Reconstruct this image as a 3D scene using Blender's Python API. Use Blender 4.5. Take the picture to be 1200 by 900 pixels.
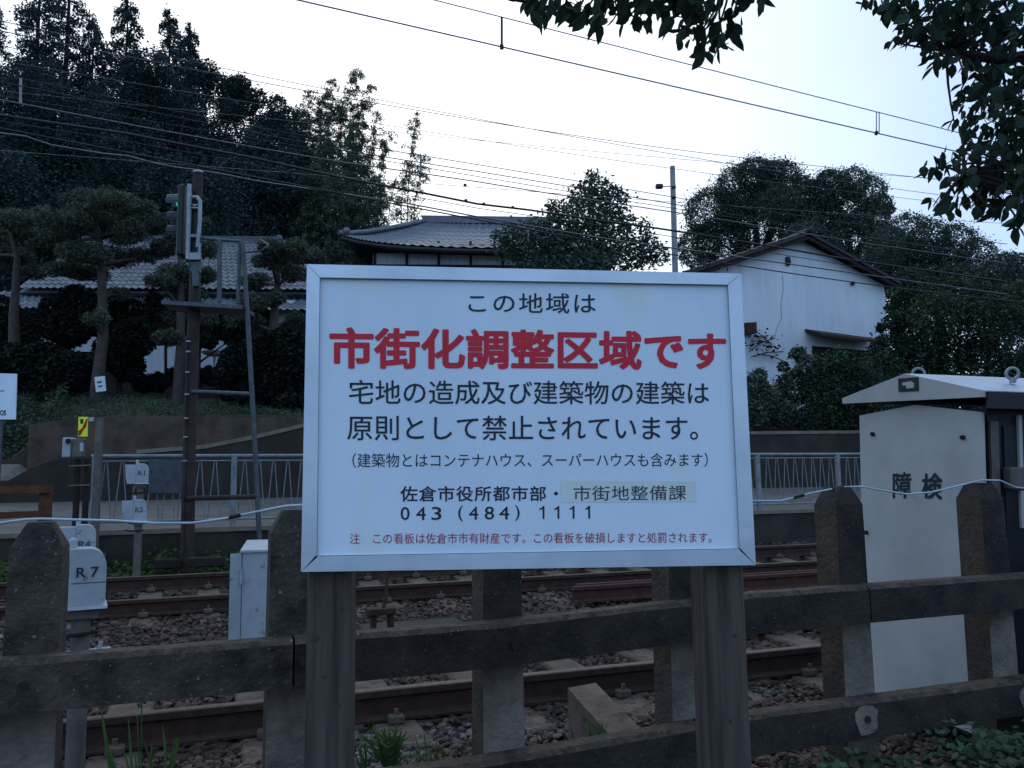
import bpy, math, random
import numpy as np
from math import radians, sin, cos, pi, sqrt
from mathutils import Vector, Matrix

random.seed(7)
rng = np.random.default_rng(11)
SC = bpy.context.scene
for o in list(bpy.data.objects):
    bpy.data.objects.remove(o)
COL = SC.collection

# ------------------------------------------------------------------ camera
F = 970.0                                    # focal length in pixels of a 1200 px wide picture
PITCH, ROLL = radians(6.5), radians(-0.75)
cam_d = bpy.data.cameras.new('camera')
cam_d.sensor_width = 36
cam_d.lens = 36 * F / 1200
cam_d.clip_start = 0.05
cam_d.clip_end = 2000
cam = bpy.data.objects.new('camera', cam_d)
COL.objects.link(cam)
CM = Matrix.Rotation(pi / 2 + PITCH, 3, 'X') @ Matrix.Rotation(ROLL, 3, 'Z')
cam.rotation_euler = CM.to_euler()
cam.location = (0, 0, 0)                      # the eye is the origin; the street lies at z = -1.5
SC.camera = cam

# ------------------------------------------------------------------ sky and light
world = bpy.data.worlds.new('World')
SC.world = world
world.use_nodes = True
nt = world.node_tree
nt.nodes.clear()
out = nt.nodes.new('ShaderNodeOutputWorld')
bg = nt.nodes.new('ShaderNodeBackground')
bg.inputs['Strength'].default_value = 0.1
sky = nt.nodes.new('ShaderNodeTexSky')
sky.sky_type = 'NISHITA'
sky.sun_disc = False
sky.sun_elevation = radians(35)
sky.sun_rotation = radians(-10)
sky.air_density = 1.2
sky.dust_density = 2.0
tc = nt.nodes.new('ShaderNodeTexCoord')
dot = nt.nodes.new('ShaderNodeVectorMath'); dot.operation = 'DOT_PRODUCT'
dot.inputs[1].default_value = Vector((-0.16, 0.90, 0.40)).normalized()
nt.links.new(tc.outputs['Generated'], dot.inputs[0])
ramp = nt.nodes.new('ShaderNodeValToRGB')
ramp.color_ramp.elements[0].position = 0.0
ramp.color_ramp.elements[0].color = (0.53, 0.86, 1.42, 1)
ramp.color_ramp.elements[1].position = 1.0
ramp.color_ramp.elements[1].color = (1.45, 1.50, 1.58, 1)
e = ramp.color_ramp.elements.new(0.55); e.color = (0.54, 0.84, 1.34, 1)
e = ramp.color_ramp.elements.new(0.80); e.color = (0.64, 0.86, 1.22, 1)
e = ramp.color_ramp.elements.new(0.91); e.color = (0.98, 1.14, 1.36, 1)
nt.links.new(dot.outputs['Value'], ramp.inputs['Fac'])
cl = nt.nodes.new('ShaderNodeTexNoise')
cl.inputs['Scale'].default_value = 2.2
cl.inputs['Detail'].default_value = 4
mp = nt.nodes.new('ShaderNodeMapping'); mp.inputs['Scale'].default_value = (1, 1, 3)
nt.links.new(tc.outputs['Generated'], mp.inputs['Vector'])
nt.links.new(mp.outputs['Vector'], cl.inputs['Vector'])
cm = nt.nodes.new('ShaderNodeMapRange')
cm.inputs['To Min'].default_value = 9.0
cm.inputs['To Max'].default_value = 11.0
nt.links.new(cl.outputs['Fac'], cm.inputs['Value'])
sc_ = nt.nodes.new('ShaderNodeVectorMath'); sc_.operation = 'SCALE'
nt.links.new(ramp.outputs['Color'], sc_.inputs[0])
nt.links.new(cm.outputs['Result'], sc_.inputs['Scale'])
mx = nt.nodes.new('ShaderNodeMixRGB'); mx.inputs['Fac'].default_value = 0.92   # closed cloud cover over the clear sky
nt.links.new(sky.outputs['Color'], mx.inputs['Color1'])
nt.links.new(sc_.outputs['Vector'], mx.inputs['Color2'])
nt.links.new(mx.outputs['Color'], bg.inputs['Color'])
nt.links.new(bg.outputs['Background'], out.inputs['Surface'])

sun_d = bpy.data.lights.new('sun', 'SUN')
sun_d.energy = 0.5
sun_d.angle = radians(60)
sun_d.color = (1.0, 0.97, 0.93)
sun = bpy.data.objects.new('sun', sun_d)
COL.objects.link(sun)
_sr, _se = radians(-10), radians(35)
sv = Vector((sin(_sr) * cos(_se), cos(_sr) * cos(_se), sin(_se)))
sun.rotation_euler = (-sv).to_track_quat('-Z', 'Y').to_euler()
SC.view_settings.view_transform = 'Standard'
SC.view_settings.look = 'None'
SC.view_settings.gamma = 1
SC.view_settings.exposure = 0
SC.view_settings.use_curve_mapping = False
SC.cycles.max_bounces = 5
SC.cycles.diffuse_bounces = 3
SC.cycles.transparent_max_bounces = 4

# ------------------------------------------------------------------ geometry helpers
def ray(x, y):
    return CM @ Vector(((x - 600) / F, -(y - 450) / F, -1))

def P(x, y, Y):                               # point seen at photo pixel x, y at distance Y ahead
    d = ray(x, y)
    return d * (Y / d.y)

TH = radians(20.1)
D = Vector((cos(TH), sin(TH), 0))             # along the railway
N = Vector((-sin(TH), cos(TH), 0))            # across it, away from the street

def TS(t, s, z):
    return D * t + N * s + Vector((0, 0, z))

def PS(x, y, s):                              # pixel on the plane at cross distance s
    d = ray(x, y)
    return d * (s / d.dot(N))

def mesh_np(name, verts, faces):
    me = bpy.data.meshes.new(name)
    verts = np.asarray(verts, dtype=np.float32)
    faces = np.asarray(faces, dtype=np.int32)
    k = faces.shape[1]
    me.vertices.add(len(verts)); me.vertices.foreach_set('co', verts.ravel())
    me.loops.add(faces.size); me.loops.foreach_set('vertex_index', faces.ravel())
    me.polygons.add(len(faces))
    me.polygons.foreach_set('loop_start', np.arange(0, faces.size, k, dtype=np.int32))
    me.update(calc_edges=True)
    me.polygons.foreach_set('use_smooth', np.zeros(len(faces), dtype=bool))
    return me

class MB:
    def __init__(self):
        self.v, self.f, self.m, self.sm = [], [], [], []
        self.mi = 0
    def add(self, vs, fs, smooth=False):
        b = len(self.v)
        self.v += [tuple(v) for v in vs]
        for f in fs:
            self.f.append(tuple(b + i for i in f)); self.m.append(self.mi); self.sm.append(smooth)
    def hexa(self, p):                         # 8 corners: bottom ring 0-3, top ring 4-7
        self.add(p, [(3, 2, 1, 0), (4, 5, 6, 7), (0, 1, 5, 4), (1, 2, 6, 5), (2, 3, 7, 6), (3, 0, 4, 7)])
    def box(self, o, ax, ay, az):              # corner + three edge vectors
        o, ax, ay, az = Vector(o), Vector(ax), Vector(ay), Vector(az)
        self.hexa([o, o + ax, o + ax + ay, o + ay, o + az, o + ax + az, o + ax + ay + az, o + ay + az])
    def cbox(self, c, sx, sy, sz, ux=Vector((1, 0, 0)), uy=None, uz=Vector((0, 0, 1))):
        ux = Vector(ux).normalized(); uz = Vector(uz).normalized()
        uy = uz.cross(ux) if uy is None else Vector(uy)
        self.box(Vector(c) - ux * sx / 2 - uy * sy / 2 - uz * sz / 2, ux * sx, uy * sy, uz * sz)
    def bevbox(self, c, sx, sy, sz, bev, ux=Vector((1, 0, 0)), uz=Vector((0, 0, 1))):
        ux = Vector(ux).normalized(); uz = Vector(uz).normalized(); uy = uz.cross(ux)
        hx, hy, hz = sx / 2, sy / 2, sz / 2; vs = {}; L = []
        for a in (-1, 1):
            for b in (-1, 1):
                for g in (-1, 1):
                    for k in range(3):
                        q = [a * hx, b * hy, g * hz]
                        for j in range(3):
                            if j != k: q[j] -= (a, b, g)[j] * bev
                        vs[(a, b, g, k)] = len(L)
                        L.append(Vector(c) + ux * q[0] + uy * q[1] + uz * q[2])
        fs = []
        for k in range(3):
            i, j = [q for q in range(3) if q != k]
            for sg in (-1, 1):
                def key(p, q):
                    z = [0, 0, 0]; z[k] = sg; z[i] = p; z[j] = q
                    return vs[(z[0], z[1], z[2], k)]
                fs.append((key(-1, -1), key(1, -1), key(1, 1), key(-1, 1)))
            for p in (-1, 1):
                for q in (-1, 1):
                    def k2(s_, face):
                        z = [0, 0, 0]; z[k] = s_; z[i] = p; z[j] = q
                        return vs[(z[0], z[1], z[2], face)]
                    fs.append((k2(-1, i), k2(1, i), k2(1, j), k2(-1, j)))
        for a in (-1, 1):
            for b in (-1, 1):
                for g in (-1, 1):
                    fs.append((vs[(a, b, g, 0)], vs[(a, b, g, 1)], vs[(a, b, g, 2)]))
        self.add(L, fs)
    def slab(self, pts, th):                   # polygon pushed back by vector th
        pts = [Vector(p) for p in pts]; n = len(pts); th = Vector(th)
        self.add(pts + [p + th for p in pts], [tuple(range(n)), tuple(range(2 * n - 1, n - 1, -1))] +
                 [(i, (i + 1) % n, n + (i + 1) % n, n + i) for i in range(n)])
    def tube(self, pts, r, n=8, caps=True, smooth=True):
        pts = [Vector(p) for p in pts]
        rs = r if isinstance(r, (list, tuple)) else [r] * len(pts)
        L = []; up = None
        for i, p in enumerate(pts):
            a = pts[min(i + 1, len(pts) - 1)] - pts[max(i - 1, 0)]
            a = a.normalized() if a.length > 1e-9 else Vector((0, 0, 1))
            if up is None:
                up = Vector((0, 0, 1)) if abs(a.z) < 0.9 else Vector((1, 0, 0))
            u = (up - a * up.dot(a)).normalized(); w = a.cross(u); up = u
            for k in range(n):
                q = 2 * pi * k / n
                L.append(p + (u * cos(q) + w * sin(q)) * rs[i])
        fs = []
        for i in range(len(pts) - 1):
            for k in range(n):
                fs.append((i * n + k, i * n + (k + 1) % n, (i + 1) * n + (k + 1) % n, (i + 1) * n + k))
        self.add(L, fs, smooth)
        if caps:
            m = len(pts) - 1
            self.add(L[:n], [tuple(range(n - 1, -1, -1))]); self.add(L[m * n:], [tuple(range(n))])
    def ball(self, c, r, nu=10, nv=6):
        c = Vector(c); r = Vector(r) if hasattr(r, '__len__') else Vector((r, r, r))
        L = []
        for j in range(nv + 1):
            a = pi * j / nv
            for i in range(nu):
                b = 2 * pi * i / nu
                L.append(c + Vector((sin(a) * cos(b) * r.x, sin(a) * sin(b) * r.y, cos(a) * r.z)))
        self.add(L, [(j * nu + i, (j + 1) * nu + i, (j + 1) * nu + (i + 1) % nu, j * nu + (i + 1) % nu)
                     for j in range(nv) for i in range(nu)], True)
    def build(self, name, mats, parent=None):
        me = bpy.data.meshes.new(name)
        base = origin_of(parent)
        if parent is None:
            a = np.array(self.v); base = Vector(((a[:, 0].min() + a[:, 0].max()) / 2, (a[:, 1].min() + a[:, 1].max()) / 2, a[:, 2].min()))
        me.from_pydata([(v[0] - base.x, v[1] - base.y, v[2] - base.z) for v in self.v], [], self.f)
        for m in (mats if isinstance(mats, (list, tuple)) else [mats]): me.materials.append(m)
        me.polygons.foreach_set('material_index', self.m)
        me.polygons.foreach_set('use_smooth', self.sm)
        import bmesh
        bm = bmesh.new(); bm.from_mesh(me); bmesh.ops.recalc_face_normals(bm, faces=bm.faces); bm.to_mesh(me); bm.free()
        return link(name, me, parent, base)

def origin_of(o):
    b = Vector((0, 0, 0))
    while o is not None:
        b = b + o.location; o = o.parent
    return b

def link(name, me, parent=None, base=None):
    o = bpy.data.objects.new(name, me); COL.objects.link(o)
    if parent is not None: o.parent = parent
    elif base is not None: o.location = base
    return o

def np_obj(name, verts, faces, mat, parent=None):
    verts = np.asarray(verts, dtype=np.float64)
    if parent is not None: base = origin_of(parent)
    else: base = Vector(((verts[:, 0].min() + verts[:, 0].max()) / 2, (verts[:, 1].min() + verts[:, 1].max()) / 2, verts[:, 2].min()))
    me = mesh_np(name, verts - np.array(base), faces)
    me.materials.append(mat)
    return link(name, me, parent, base)

def tag(o, label, cat, group=None, kind=None):
    if label: o['label'] = label
    if cat: o['category'] = cat
    if group: o['group'] = group
    if kind: o['kind'] = kind
    return o

def thing(name, label, cat, loc, group=None):
    o = bpy.data.objects.new(name, None); COL.objects.link(o)
    o.location = Vector(loc); o.empty_display_size = 0.1
    return tag(o, label, cat, group)

def structure(o):
    o['kind'] = 'structure'; return o

# ------------------------------------------------------------------ materials
COOL = ('sign_black', 'faded_black', 'black_tape', 'bare_wire', 'black_cable', 'dull_galvanised_steel', 'green_signal_lens', 'dark_cabinet', 'smoked_roof_tile', 'weathered_roof_tile')
def mat(name, c1, c2=None, rough=0.85, scale=6, bump=0.25, bscale=None, metal=0.0, spec=0.3, spots=None, sscale=30, sth=0.62, stretch=(1, 1, 1), island=0.0, emit=None, contrast=(0.35, 0.65)):
    if c2 is None: c2 = tuple(x * 0.6 for x in c1)
    if max(c1) < 0.2 and name not in COOL and not (island and 'stone' not in name):      # warm shift put into dark base colours to offset the blue sky light
        c1, c2 = [(c[0] * 1.22, c[1] * 1.0, c[2] * .80) for c in (c1, c2)]
        if spots: spots = (spots[0] * 1.15, spots[1], spots[2] * .85)
    m = bpy.data.materials.new(name); m.use_nodes = True
    t = m.node_tree; b = t.nodes['Principled BSDF']
    b.inputs['Roughness'].default_value = rough
    b.inputs['Metallic'].default_value = metal
    b.inputs['Specular IOR Level'].default_value = spec
    co = t.nodes.new('ShaderNodeNewGeometry')
    mpn = t.nodes.new('ShaderNodeMapping'); mpn.inputs['Scale'].default_value = stretch
    t.links.new(co.outputs['Position'], mpn.inputs['Vector'])
    n1 = t.nodes.new('ShaderNodeTexNoise'); n1.inputs['Scale'].default_value = scale; n1.inputs['Detail'].default_value = 6
    n1.inputs['Roughness'].default_value = 0.65
    t.links.new(mpn.outputs['Vector'], n1.inputs['Vector'])
    r = t.nodes.new('ShaderNodeMapRange'); r.inputs['From Min'].default_value = contrast[0]; r.inputs['From Max'].default_value = contrast[1]
    t.links.new(n1.outputs['Fac'], r.inputs['Value'])
    mix = t.nodes.new('ShaderNodeMixRGB')
    mix.inputs['Color1'].default_value = (*c1, 1); mix.inputs['Color2'].default_value = (*c2, 1)
    t.links.new(r.outputs['Result'], mix.inputs['Fac'])
    last = mix.outputs['Color']
    if spots is not None:
        n2 = t.nodes.new('ShaderNodeTexNoise'); n2.inputs['Scale'].default_value = sscale; n2.inputs['Detail'].default_value = 4
        t.links.new(mpn.outputs['Vector'], n2.inputs['Vector'])
        r2 = t.nodes.new('ShaderNodeMapRange'); r2.inputs['From Min'].default_value = sth; r2.inputs['From Max'].default_value = sth + 0.06
        t.links.new(n2.outputs['Fac'], r2.inputs['Value'])
        mx2 = t.nodes.new('ShaderNodeMixRGB'); mx2.inputs['Color2'].default_value = (*spots, 1)
        t.links.new(r2.outputs['Result'], mx2.inputs['Fac']); t.links.new(last, mx2.inputs['Color1'])
        last = mx2.outputs['Color']
    if island:
        hs = t.nodes.new('ShaderNodeHueSaturation')
        mr = t.nodes.new('ShaderNodeMapRange'); mr.inputs['To Min'].default_value = 1 - island; mr.inputs['To Max'].default_value = 1 + island
        t.links.new(co.outputs['Random Per Island'], mr.inputs['Value'])
        t.links.new(mr.outputs['Result'], hs.inputs['Value']); t.links.new(last, hs.inputs['Color'])
        last = hs.outputs['Color']
    t.links.new(last, b.inputs['Base Color'])
    if bump:
        n3 = t.nodes.new('ShaderNodeTexNoise'); n3.inputs['Scale'].default_value = bscale or scale * 6; n3.inputs['Detail'].default_value = 5
        t.links.new(mpn.outputs['Vector'], n3.inputs['Vector'])
        bp = t.nodes.new('ShaderNodeBump'); bp.inputs['Strength'].default_value = bump; bp.inputs['Distance'].default_value = 0.02
        t.links.new(n3.outputs['Fac'], bp.inputs['Height']); t.links.new(bp.outputs['Normal'], b.inputs['Normal'])
    if emit:
        b.inputs['Emission Color'].default_value = (*emit[:3], 1); b.inputs['Emission Strength'].default_value = emit[3]
    return m

def leaf_mat(name, c1, c2, scale=0.5, transl=0.15, island=0.35):
    m = mat(name, c1, c2, rough=0.85, scale=scale, bump=0, spec=0.07, island=island)
    t = m.node_tree; b = t.nodes['Principled BSDF']
    tr = t.nodes.new('ShaderNodeBsdfTranslucent')
    src = b.inputs['Base Color'].links[0].from_socket
    t.links.new(src, tr.inputs['Color'])
    ms = t.nodes.new('ShaderNodeMixShader'); ms.inputs['Fac'].default_value = transl
    o = t.nodes['Material Output']
    t.links.new(b.outputs['BSDF'], ms.inputs[1]); t.links.new(tr.outputs['BSDF'], ms.inputs[2])
    t.links.new(ms.outputs['Shader'], o.inputs['Surface'])
    return m

m_soil = mat('soil_and_grass', (0.036, 0.032, 0.022), (0.017, 0.018, 0.011), scale=1.2, bump=0.8, bscale=14)
m_street = mat('street_soil', (0.06, 0.058, 0.052), (0.035, 0.035, 0.03), scale=2, bump=0.6)
m_bed = mat('ballast_bed', (0.032, 0.023, 0.02), (0.012, 0.009, 0.008), scale=22, bump=1.0, bscale=45)
m_stone = mat('ballast_stone', (0.075, 0.052, 0.044), (0.04, 0.029, 0.026), scale=1.1, bump=0.3, bscale=80, island=0.7, spots=(0.095, 0.085, 0.08), sscale=0.8, sth=0.57)
m_road = mat('old_asphalt', (0.12, 0.12, 0.12), (0.08, 0.08, 0.08), scale=3, bump=0.4, bscale=90)
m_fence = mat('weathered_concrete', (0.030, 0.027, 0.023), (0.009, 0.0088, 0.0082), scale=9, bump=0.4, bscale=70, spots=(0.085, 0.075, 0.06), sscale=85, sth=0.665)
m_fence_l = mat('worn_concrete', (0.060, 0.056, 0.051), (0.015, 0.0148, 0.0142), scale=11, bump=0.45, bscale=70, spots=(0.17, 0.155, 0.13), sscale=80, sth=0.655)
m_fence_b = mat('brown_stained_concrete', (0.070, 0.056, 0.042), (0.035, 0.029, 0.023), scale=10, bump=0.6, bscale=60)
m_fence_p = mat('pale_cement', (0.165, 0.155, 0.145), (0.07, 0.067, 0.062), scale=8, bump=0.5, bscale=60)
m_lichen = mat('lichened_top', (0.085, 0.066, 0.055), (0.028, 0.024, 0.021), scale=30, bump=0.8, bscale=70, spots=(0.3, 0.28, 0.25), sscale=70, sth=0.68)
m_iron = mat('rusted_bolt', (0.03, 0.022, 0.018), (0.015, 0.012, 0.01), scale=60, bump=0.5)
m_rail = mat('rusty_rail_side', (0.05, 0.027, 0.02), (0.022, 0.013, 0.011), scale=14, bump=0.4, bscale=80)
m_railtop = mat('worn_rail_head', (0.085, 0.068, 0.062), (0.045, 0.033, 0.029), scale=20, rough=0.5, metal=0.3, bump=0.05)
m_rustrail = mat('red_rust', (0.075, 0.030, 0.022), (0.035, 0.015, 0.012), scale=16, bump=0.4)
m_sleeper = mat('concrete_sleeper', (0.115, 0.096, 0.082), (0.055, 0.043, 0.036), scale=7, bump=0.5, bscale=60, spots=(0.06, 0.035, 0.025), sscale=9, sth=0.6)
m_clip = mat('rail_clip', (0.11, 0.095, 0.085), (0.06, 0.045, 0.04), scale=40, bump=0.3)
m_wood = mat('weathered_timber', (0.078, 0.070, 0.066), (0.030, 0.028, 0.027), scale=46, bump=0.5, bscale=90, stretch=(1, 1, 0.05), spots=(0.035, 0.033, 0.033), sscale=9, sth=0.66)
m_knot = mat('timber_knot', (0.05, 0.045, 0.04), (0.03, 0.028, 0.025), scale=60, bump=0.3)
m_alu = mat('anodised_aluminium', (0.62, 0.65, 0.68), (0.50, 0.53, 0.56), scale=5, rough=0.42, metal=0.55, bump=0.03, spec=0.5, stretch=(1, 1, 1))
m_board = mat('sign_white', (0.72, 0.765, 0.80), (0.64, 0.69, 0.73), scale=4, rough=0.5, bump=0.02, spots=(0.69, 0.71, 0.66), sscale=5, sth=0.62, stretch=(1, 1, .45), contrast=(.3, .7))
m_red = mat('sign_red', (0.64, 0.020, 0.036), (0.56, 0.017, 0.031), scale=20, rough=0.5, bump=0)
m_redsm = mat('sign_faded_red', (0.42, 0.04, 0.055), (0.35, 0.034, 0.05), scale=20, rough=0.5, bump=0)
m_ink = mat('sign_black', (0.018, 0.022, 0.03), (0.014, 0.018, 0.025), scale=20, rough=0.5, bump=0)
m_ink2 = mat('faded_black', (0.07, 0.075, 0.08), (0.05, 0.055, 0.06), scale=20, rough=0.5, bump=0)
m_tape = mat('yellowed_sticker', (0.69, 0.69, 0.63), (0.63, 0.64, 0.57), scale=10, rough=0.5, bump=0.03)
m_gap = mat('dark_gap', (0.02, 0.02, 0.022), rough=0.9, bump=0)
m_greybox = mat('pale_grey_enamel', (0.37, 0.385, 0.39), (0.29, 0.30, 0.305), scale=6, rough=0.5, bump=0.06, spots=(0.20, 0.175, 0.155), sscale=16, sth=0.645)
m_greypole = mat('grey_painted_steel', (0.115, 0.115, 0.115), (0.07, 0.07, 0.07), scale=12, rough=0.6, bump=0.15)
m_cab = mat('cream_grey_panel', (0.47, 0.425, 0.375), (0.37, 0.335, 0.295), scale=2.5, rough=0.55, bump=0.05, spots=(0.25, 0.235, 0.22), sscale=5, sth=0.68)
m_cabroof = mat('galvanised_roof', (0.42, 0.44, 0.46), (0.33, 0.35, 0.37), scale=5, rough=0.4, metal=0.5, bump=0.05)
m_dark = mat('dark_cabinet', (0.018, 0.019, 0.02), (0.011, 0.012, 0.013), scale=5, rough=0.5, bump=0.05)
m_whitefence = mat('pale_guardrail_paint', (0.24, 0.245, 0.245), (0.14, 0.143, 0.145), scale=7, rough=0.55, bump=0.1)
m_wire = mat('black_cable', (0.016, 0.017, 0.02), rough=0.6, bump=0)
m_wirebright = mat('bare_wire', (0.11, 0.115, 0.125), (0.07, 0.072, 0.08), rough=0.4, metal=0.6, bump=0)
m_catenary = mat('catenary_copper', (0.21, 0.25, 0.33), (0.16, 0.19, 0.25), rough=0.5, scale=8, bump=0)
m_rope = mat('pale_blue_cable', (0.42, 0.50, 0.55), (0.3, 0.36, 0.40), rough=0.5, scale=8, bump=0)
m_tape2 = mat('black_tape', (0.015, 0.015, 0.016), bump=0)
m_pole = mat('concrete_pole', (0.30, 0.30, 0.29), (0.22, 0.22, 0.215), scale=5, bump=0.1)
m_polesteel = mat('brown_mast', (0.044, 0.037, 0.033), (0.022, 0.019, 0.018), scale=6, bump=0.2)
m_galv = mat('galvanised_steel', (0.29, 0.31, 0.33), (0.19, 0.205, 0.22), scale=10, rough=0.45, metal=0.5, bump=0.05)
m_galvd = mat('dull_galvanised_steel', (0.095, 0.10, 0.105), (0.055, 0.06, 0.064), scale=10, rough=0.5, metal=0.4, bump=0.1)
m_green = mat('green_signal_lens', (0.02, 0.3, 0.2), bump=0, emit=(0.05, 1.0, 0.6, 0.4))
m_wallc = mat('mossy_concrete_wall', (0.036, 0.034, 0.030), (0.015, 0.015, 0.0135), scale=1.6, bump=0.5, bscale=20)
m_wallcap = mat('pale_concrete_kerb', (0.17, 0.165, 0.15), (0.11, 0.105, 0.10), scale=4, bump=0.3)
m_wallb = mat('brown_stone_wall', (0.078, 0.061, 0.051), (0.034, 0.028, 0.025), scale=2.5, bump=0.9, bscale=9)
m_plaster = mat('white_plaster', (0.66, 0.67, 0.67), (0.56, 0.575, 0.58), scale=2.6, bump=0.05, stretch=(1, 1, 0.12), spots=(0.44, 0.44, 0.42), sscale=2.0, sth=0.66)
m_beige = mat('beige_plaster', (0.20, 0.185, 0.17), (0.15, 0.14, 0.13), scale=2, bump=0.1)
m_whitewall = mat('white_siding', (0.55, 0.56, 0.57), (0.42, 0.43, 0.45), scale=1.2, bump=0.1, stretch=(6, 6, 0.3))
m_tile2 = mat('weathered_roof_tile', (0.15, 0.155, 0.165), (0.07, 0.073, 0.08), scale=2.2, rough=0.5, bump=0.2, spec=0.4)
m_tile = mat('smoked_roof_tile', (0.135, 0.138, 0.15), (0.08, 0.083, 0.092), scale=3.5, rough=0.45, bump=0.15, spec=0.5)
m_tiled = mat('dark_roof_tile', (0.030, 0.028, 0.028), (0.018, 0.017, 0.017), scale=3, rough=0.6, bump=0.2)
m_darkwood = mat('dark_timber', (0.022, 0.017, 0.014), (0.012, 0.010, 0.009), scale=6, bump=0.2)
m_canopy = mat('red_brown_sheet', (0.06, 0.027, 0.022), (0.032, 0.017, 0.015), scale=6, bump=0.15)
m_rustbeam = mat('orange_rust_paint', (0.105, 0.043, 0.018), (0.05, 0.022, 0.012), scale=9, bump=0.4)
m_yellow = mat('fluorescent_yellow', (0.85, 0.85, 0.02), (0.75, 0.78, 0.02), scale=20, rough=0.5, bump=0)
m_warnred = mat('warning_red', (0.45, 0.03, 0.02), bump=0)
m_paper = mat('white_notice', (0.62, 0.65, 0.68), (0.55, 0.58, 0.61), scale=20, bump=0)
m_bark = mat('pine_bark', (0.066, 0.060, 0.060), (0.035, 0.03, 0.027), scale=14, bump=0.9, bscale=30, stretch=(1, 1, 0.4))
m_barkd = mat('dark_bark', (0.03, 0.026, 0.023), (0.016, 0.014, 0.013), scale=8, bump=0.5, bscale=30)
m_bamboo = mat('bamboo_culm', (0.09, 0.10, 0.06), (0.05, 0.06, 0.04), scale=3, bump=0)
m_forest = leaf_mat('forest_leaf', (0.058, 0.082, 0.072), (0.030, 0.046, 0.044), scale=0.35, transl=0.08, island=0.15)
m_conifer = leaf_mat('conifer_leaf', (0.050, 0.070, 0.066), (0.026, 0.040, 0.041), scale=0.3, transl=0.05, island=0.15)
m_bambooleaf = leaf_mat('bamboo_leaf', (0.11, 0.14, 0.09), (0.065, 0.09, 0.065), scale=0.4, transl=0.2)
m_pine = leaf_mat('pine_needle', (0.115, 0.125, 0.085), (0.055, 0.064, 0.047), scale=0.9, transl=0.05)
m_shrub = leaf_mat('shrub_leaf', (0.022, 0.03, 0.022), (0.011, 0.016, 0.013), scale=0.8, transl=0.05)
m_broad = leaf_mat('broadleaf', (0.092, 0.125, 0.085), (0.045, 0.068, 0.052), scale=0.35, transl=0.12)
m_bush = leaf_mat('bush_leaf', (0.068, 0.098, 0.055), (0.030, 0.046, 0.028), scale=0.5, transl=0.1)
m_cherry = leaf_mat('near_leaf', (0.034, 0.054, 0.030), (0.016, 0.027, 0.018), scale=5, transl=0.18, island=0.4)
m_cherry.node_tree.nodes['Principled BSDF'].inputs['Specular IOR Level'].default_value = 0.08
m_cherry.node_tree.nodes['Principled BSDF'].inputs['Roughness'].default_value = 0.8
m_weed = leaf_mat('weed_leaf', (0.07, 0.11, 0.035), (0.035, 0.055, 0.02), scale=3, transl=0.2)
m_grass = leaf_mat('grass_blade', (0.09, 0.15, 0.04), (0.05, 0.09, 0.03), scale=6, transl=0.25)
m_vine = leaf_mat('red_vine_leaf', (0.09, 0.035, 0.03), (0.05, 0.035, 0.025), scale=2, transl=0.1)

# ------------------------------------------------------------------ terrain
def lerp_tab(tab, x):
    if x <= tab[0][0]: return tab[0][1]
    for (a, b), (c, d) in zip(tab, tab[1:]):
        if x <= c: return b + (d - b) * (x - a) / (c - a)
    return tab[-1][1]

pxs = [(-60, 566), (10, 563), (28, 553), (50, 543), (72, 537.5), (100, 536), (160, 532), (240, 526), (300, 514), (355, 501), (420, 505), (640, 512), (900, 509), (1010, 508), (1300, 506)]
RAMP = [(-14.0, -0.72)] + [(PS(x, y, 17.3).dot(D), PS(x, y, 17.3).z - .06) for x, y in pxs]
def upper(t): return lerp_tab([(-12, .3), (-4.2, .48), (-3.75, .6), (-3.5, 1.25), (-2.5, 1.42), (3, 1.5), (60, 1.6)], t)
def ground_z(t, s):
    w = 0.04 * sin(t * 0.9 + s * 0.7) + 0.03 * sin(t * 2.1 - s * 1.3)
    prof = [(-200, -1.5), (2.0, -1.5), (2.5, -1.42), (2.9, -1.36), (13.44, -1.36), (13.56, -0.76), (15.0, -.66), (17.34, -0.38),
            (17.5, lerp_tab(RAMP, t) - 0.14), (19.9, lerp_tab(RAMP, t) - 0.12), (20.05, upper(t)), (22.5, upper(t) + 0.5),
            (25, 2.35), (36, 2.6), (60, 6.0 if t < 30 else 4.0), (110, 9.0), (600, 10.0)]
    z = lerp_tab(prof, s)
    return z + (w if s > 20 else w * 0.25 if s < 2.4 else 0)
svals = [-200, -60, -20, -8, -3, 0, 1, 2, 2.25, 2.5, 2.9, 5, 9, 13.44, 13.56, 15.5, 17.34, 17.5, 18.6, 19.9, 20.05, 21, 22.5, 24, 25, 28, 32, 36, 44, 52, 60, 80, 110, 200, 600]
tvals = [-400, -150, -60, -30, -20, -14, -11] + [x * 1.0 for x in range(-9, 25)] + [28, 33, 40, 55, 80, 150, 400, 700]
gv = [TS(t, s, ground_z(t, s)) for s in svals for t in tvals]
nT = len(tvals)
gf = [(j * nT + i, j * nT + i + 1, (j + 1) * nT + i + 1, (j + 1) * nT + i) for j in range(len(svals) - 1) for i in range(nT - 1)]
structure(np_obj('ground', gv, gf, m_soil))

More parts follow.
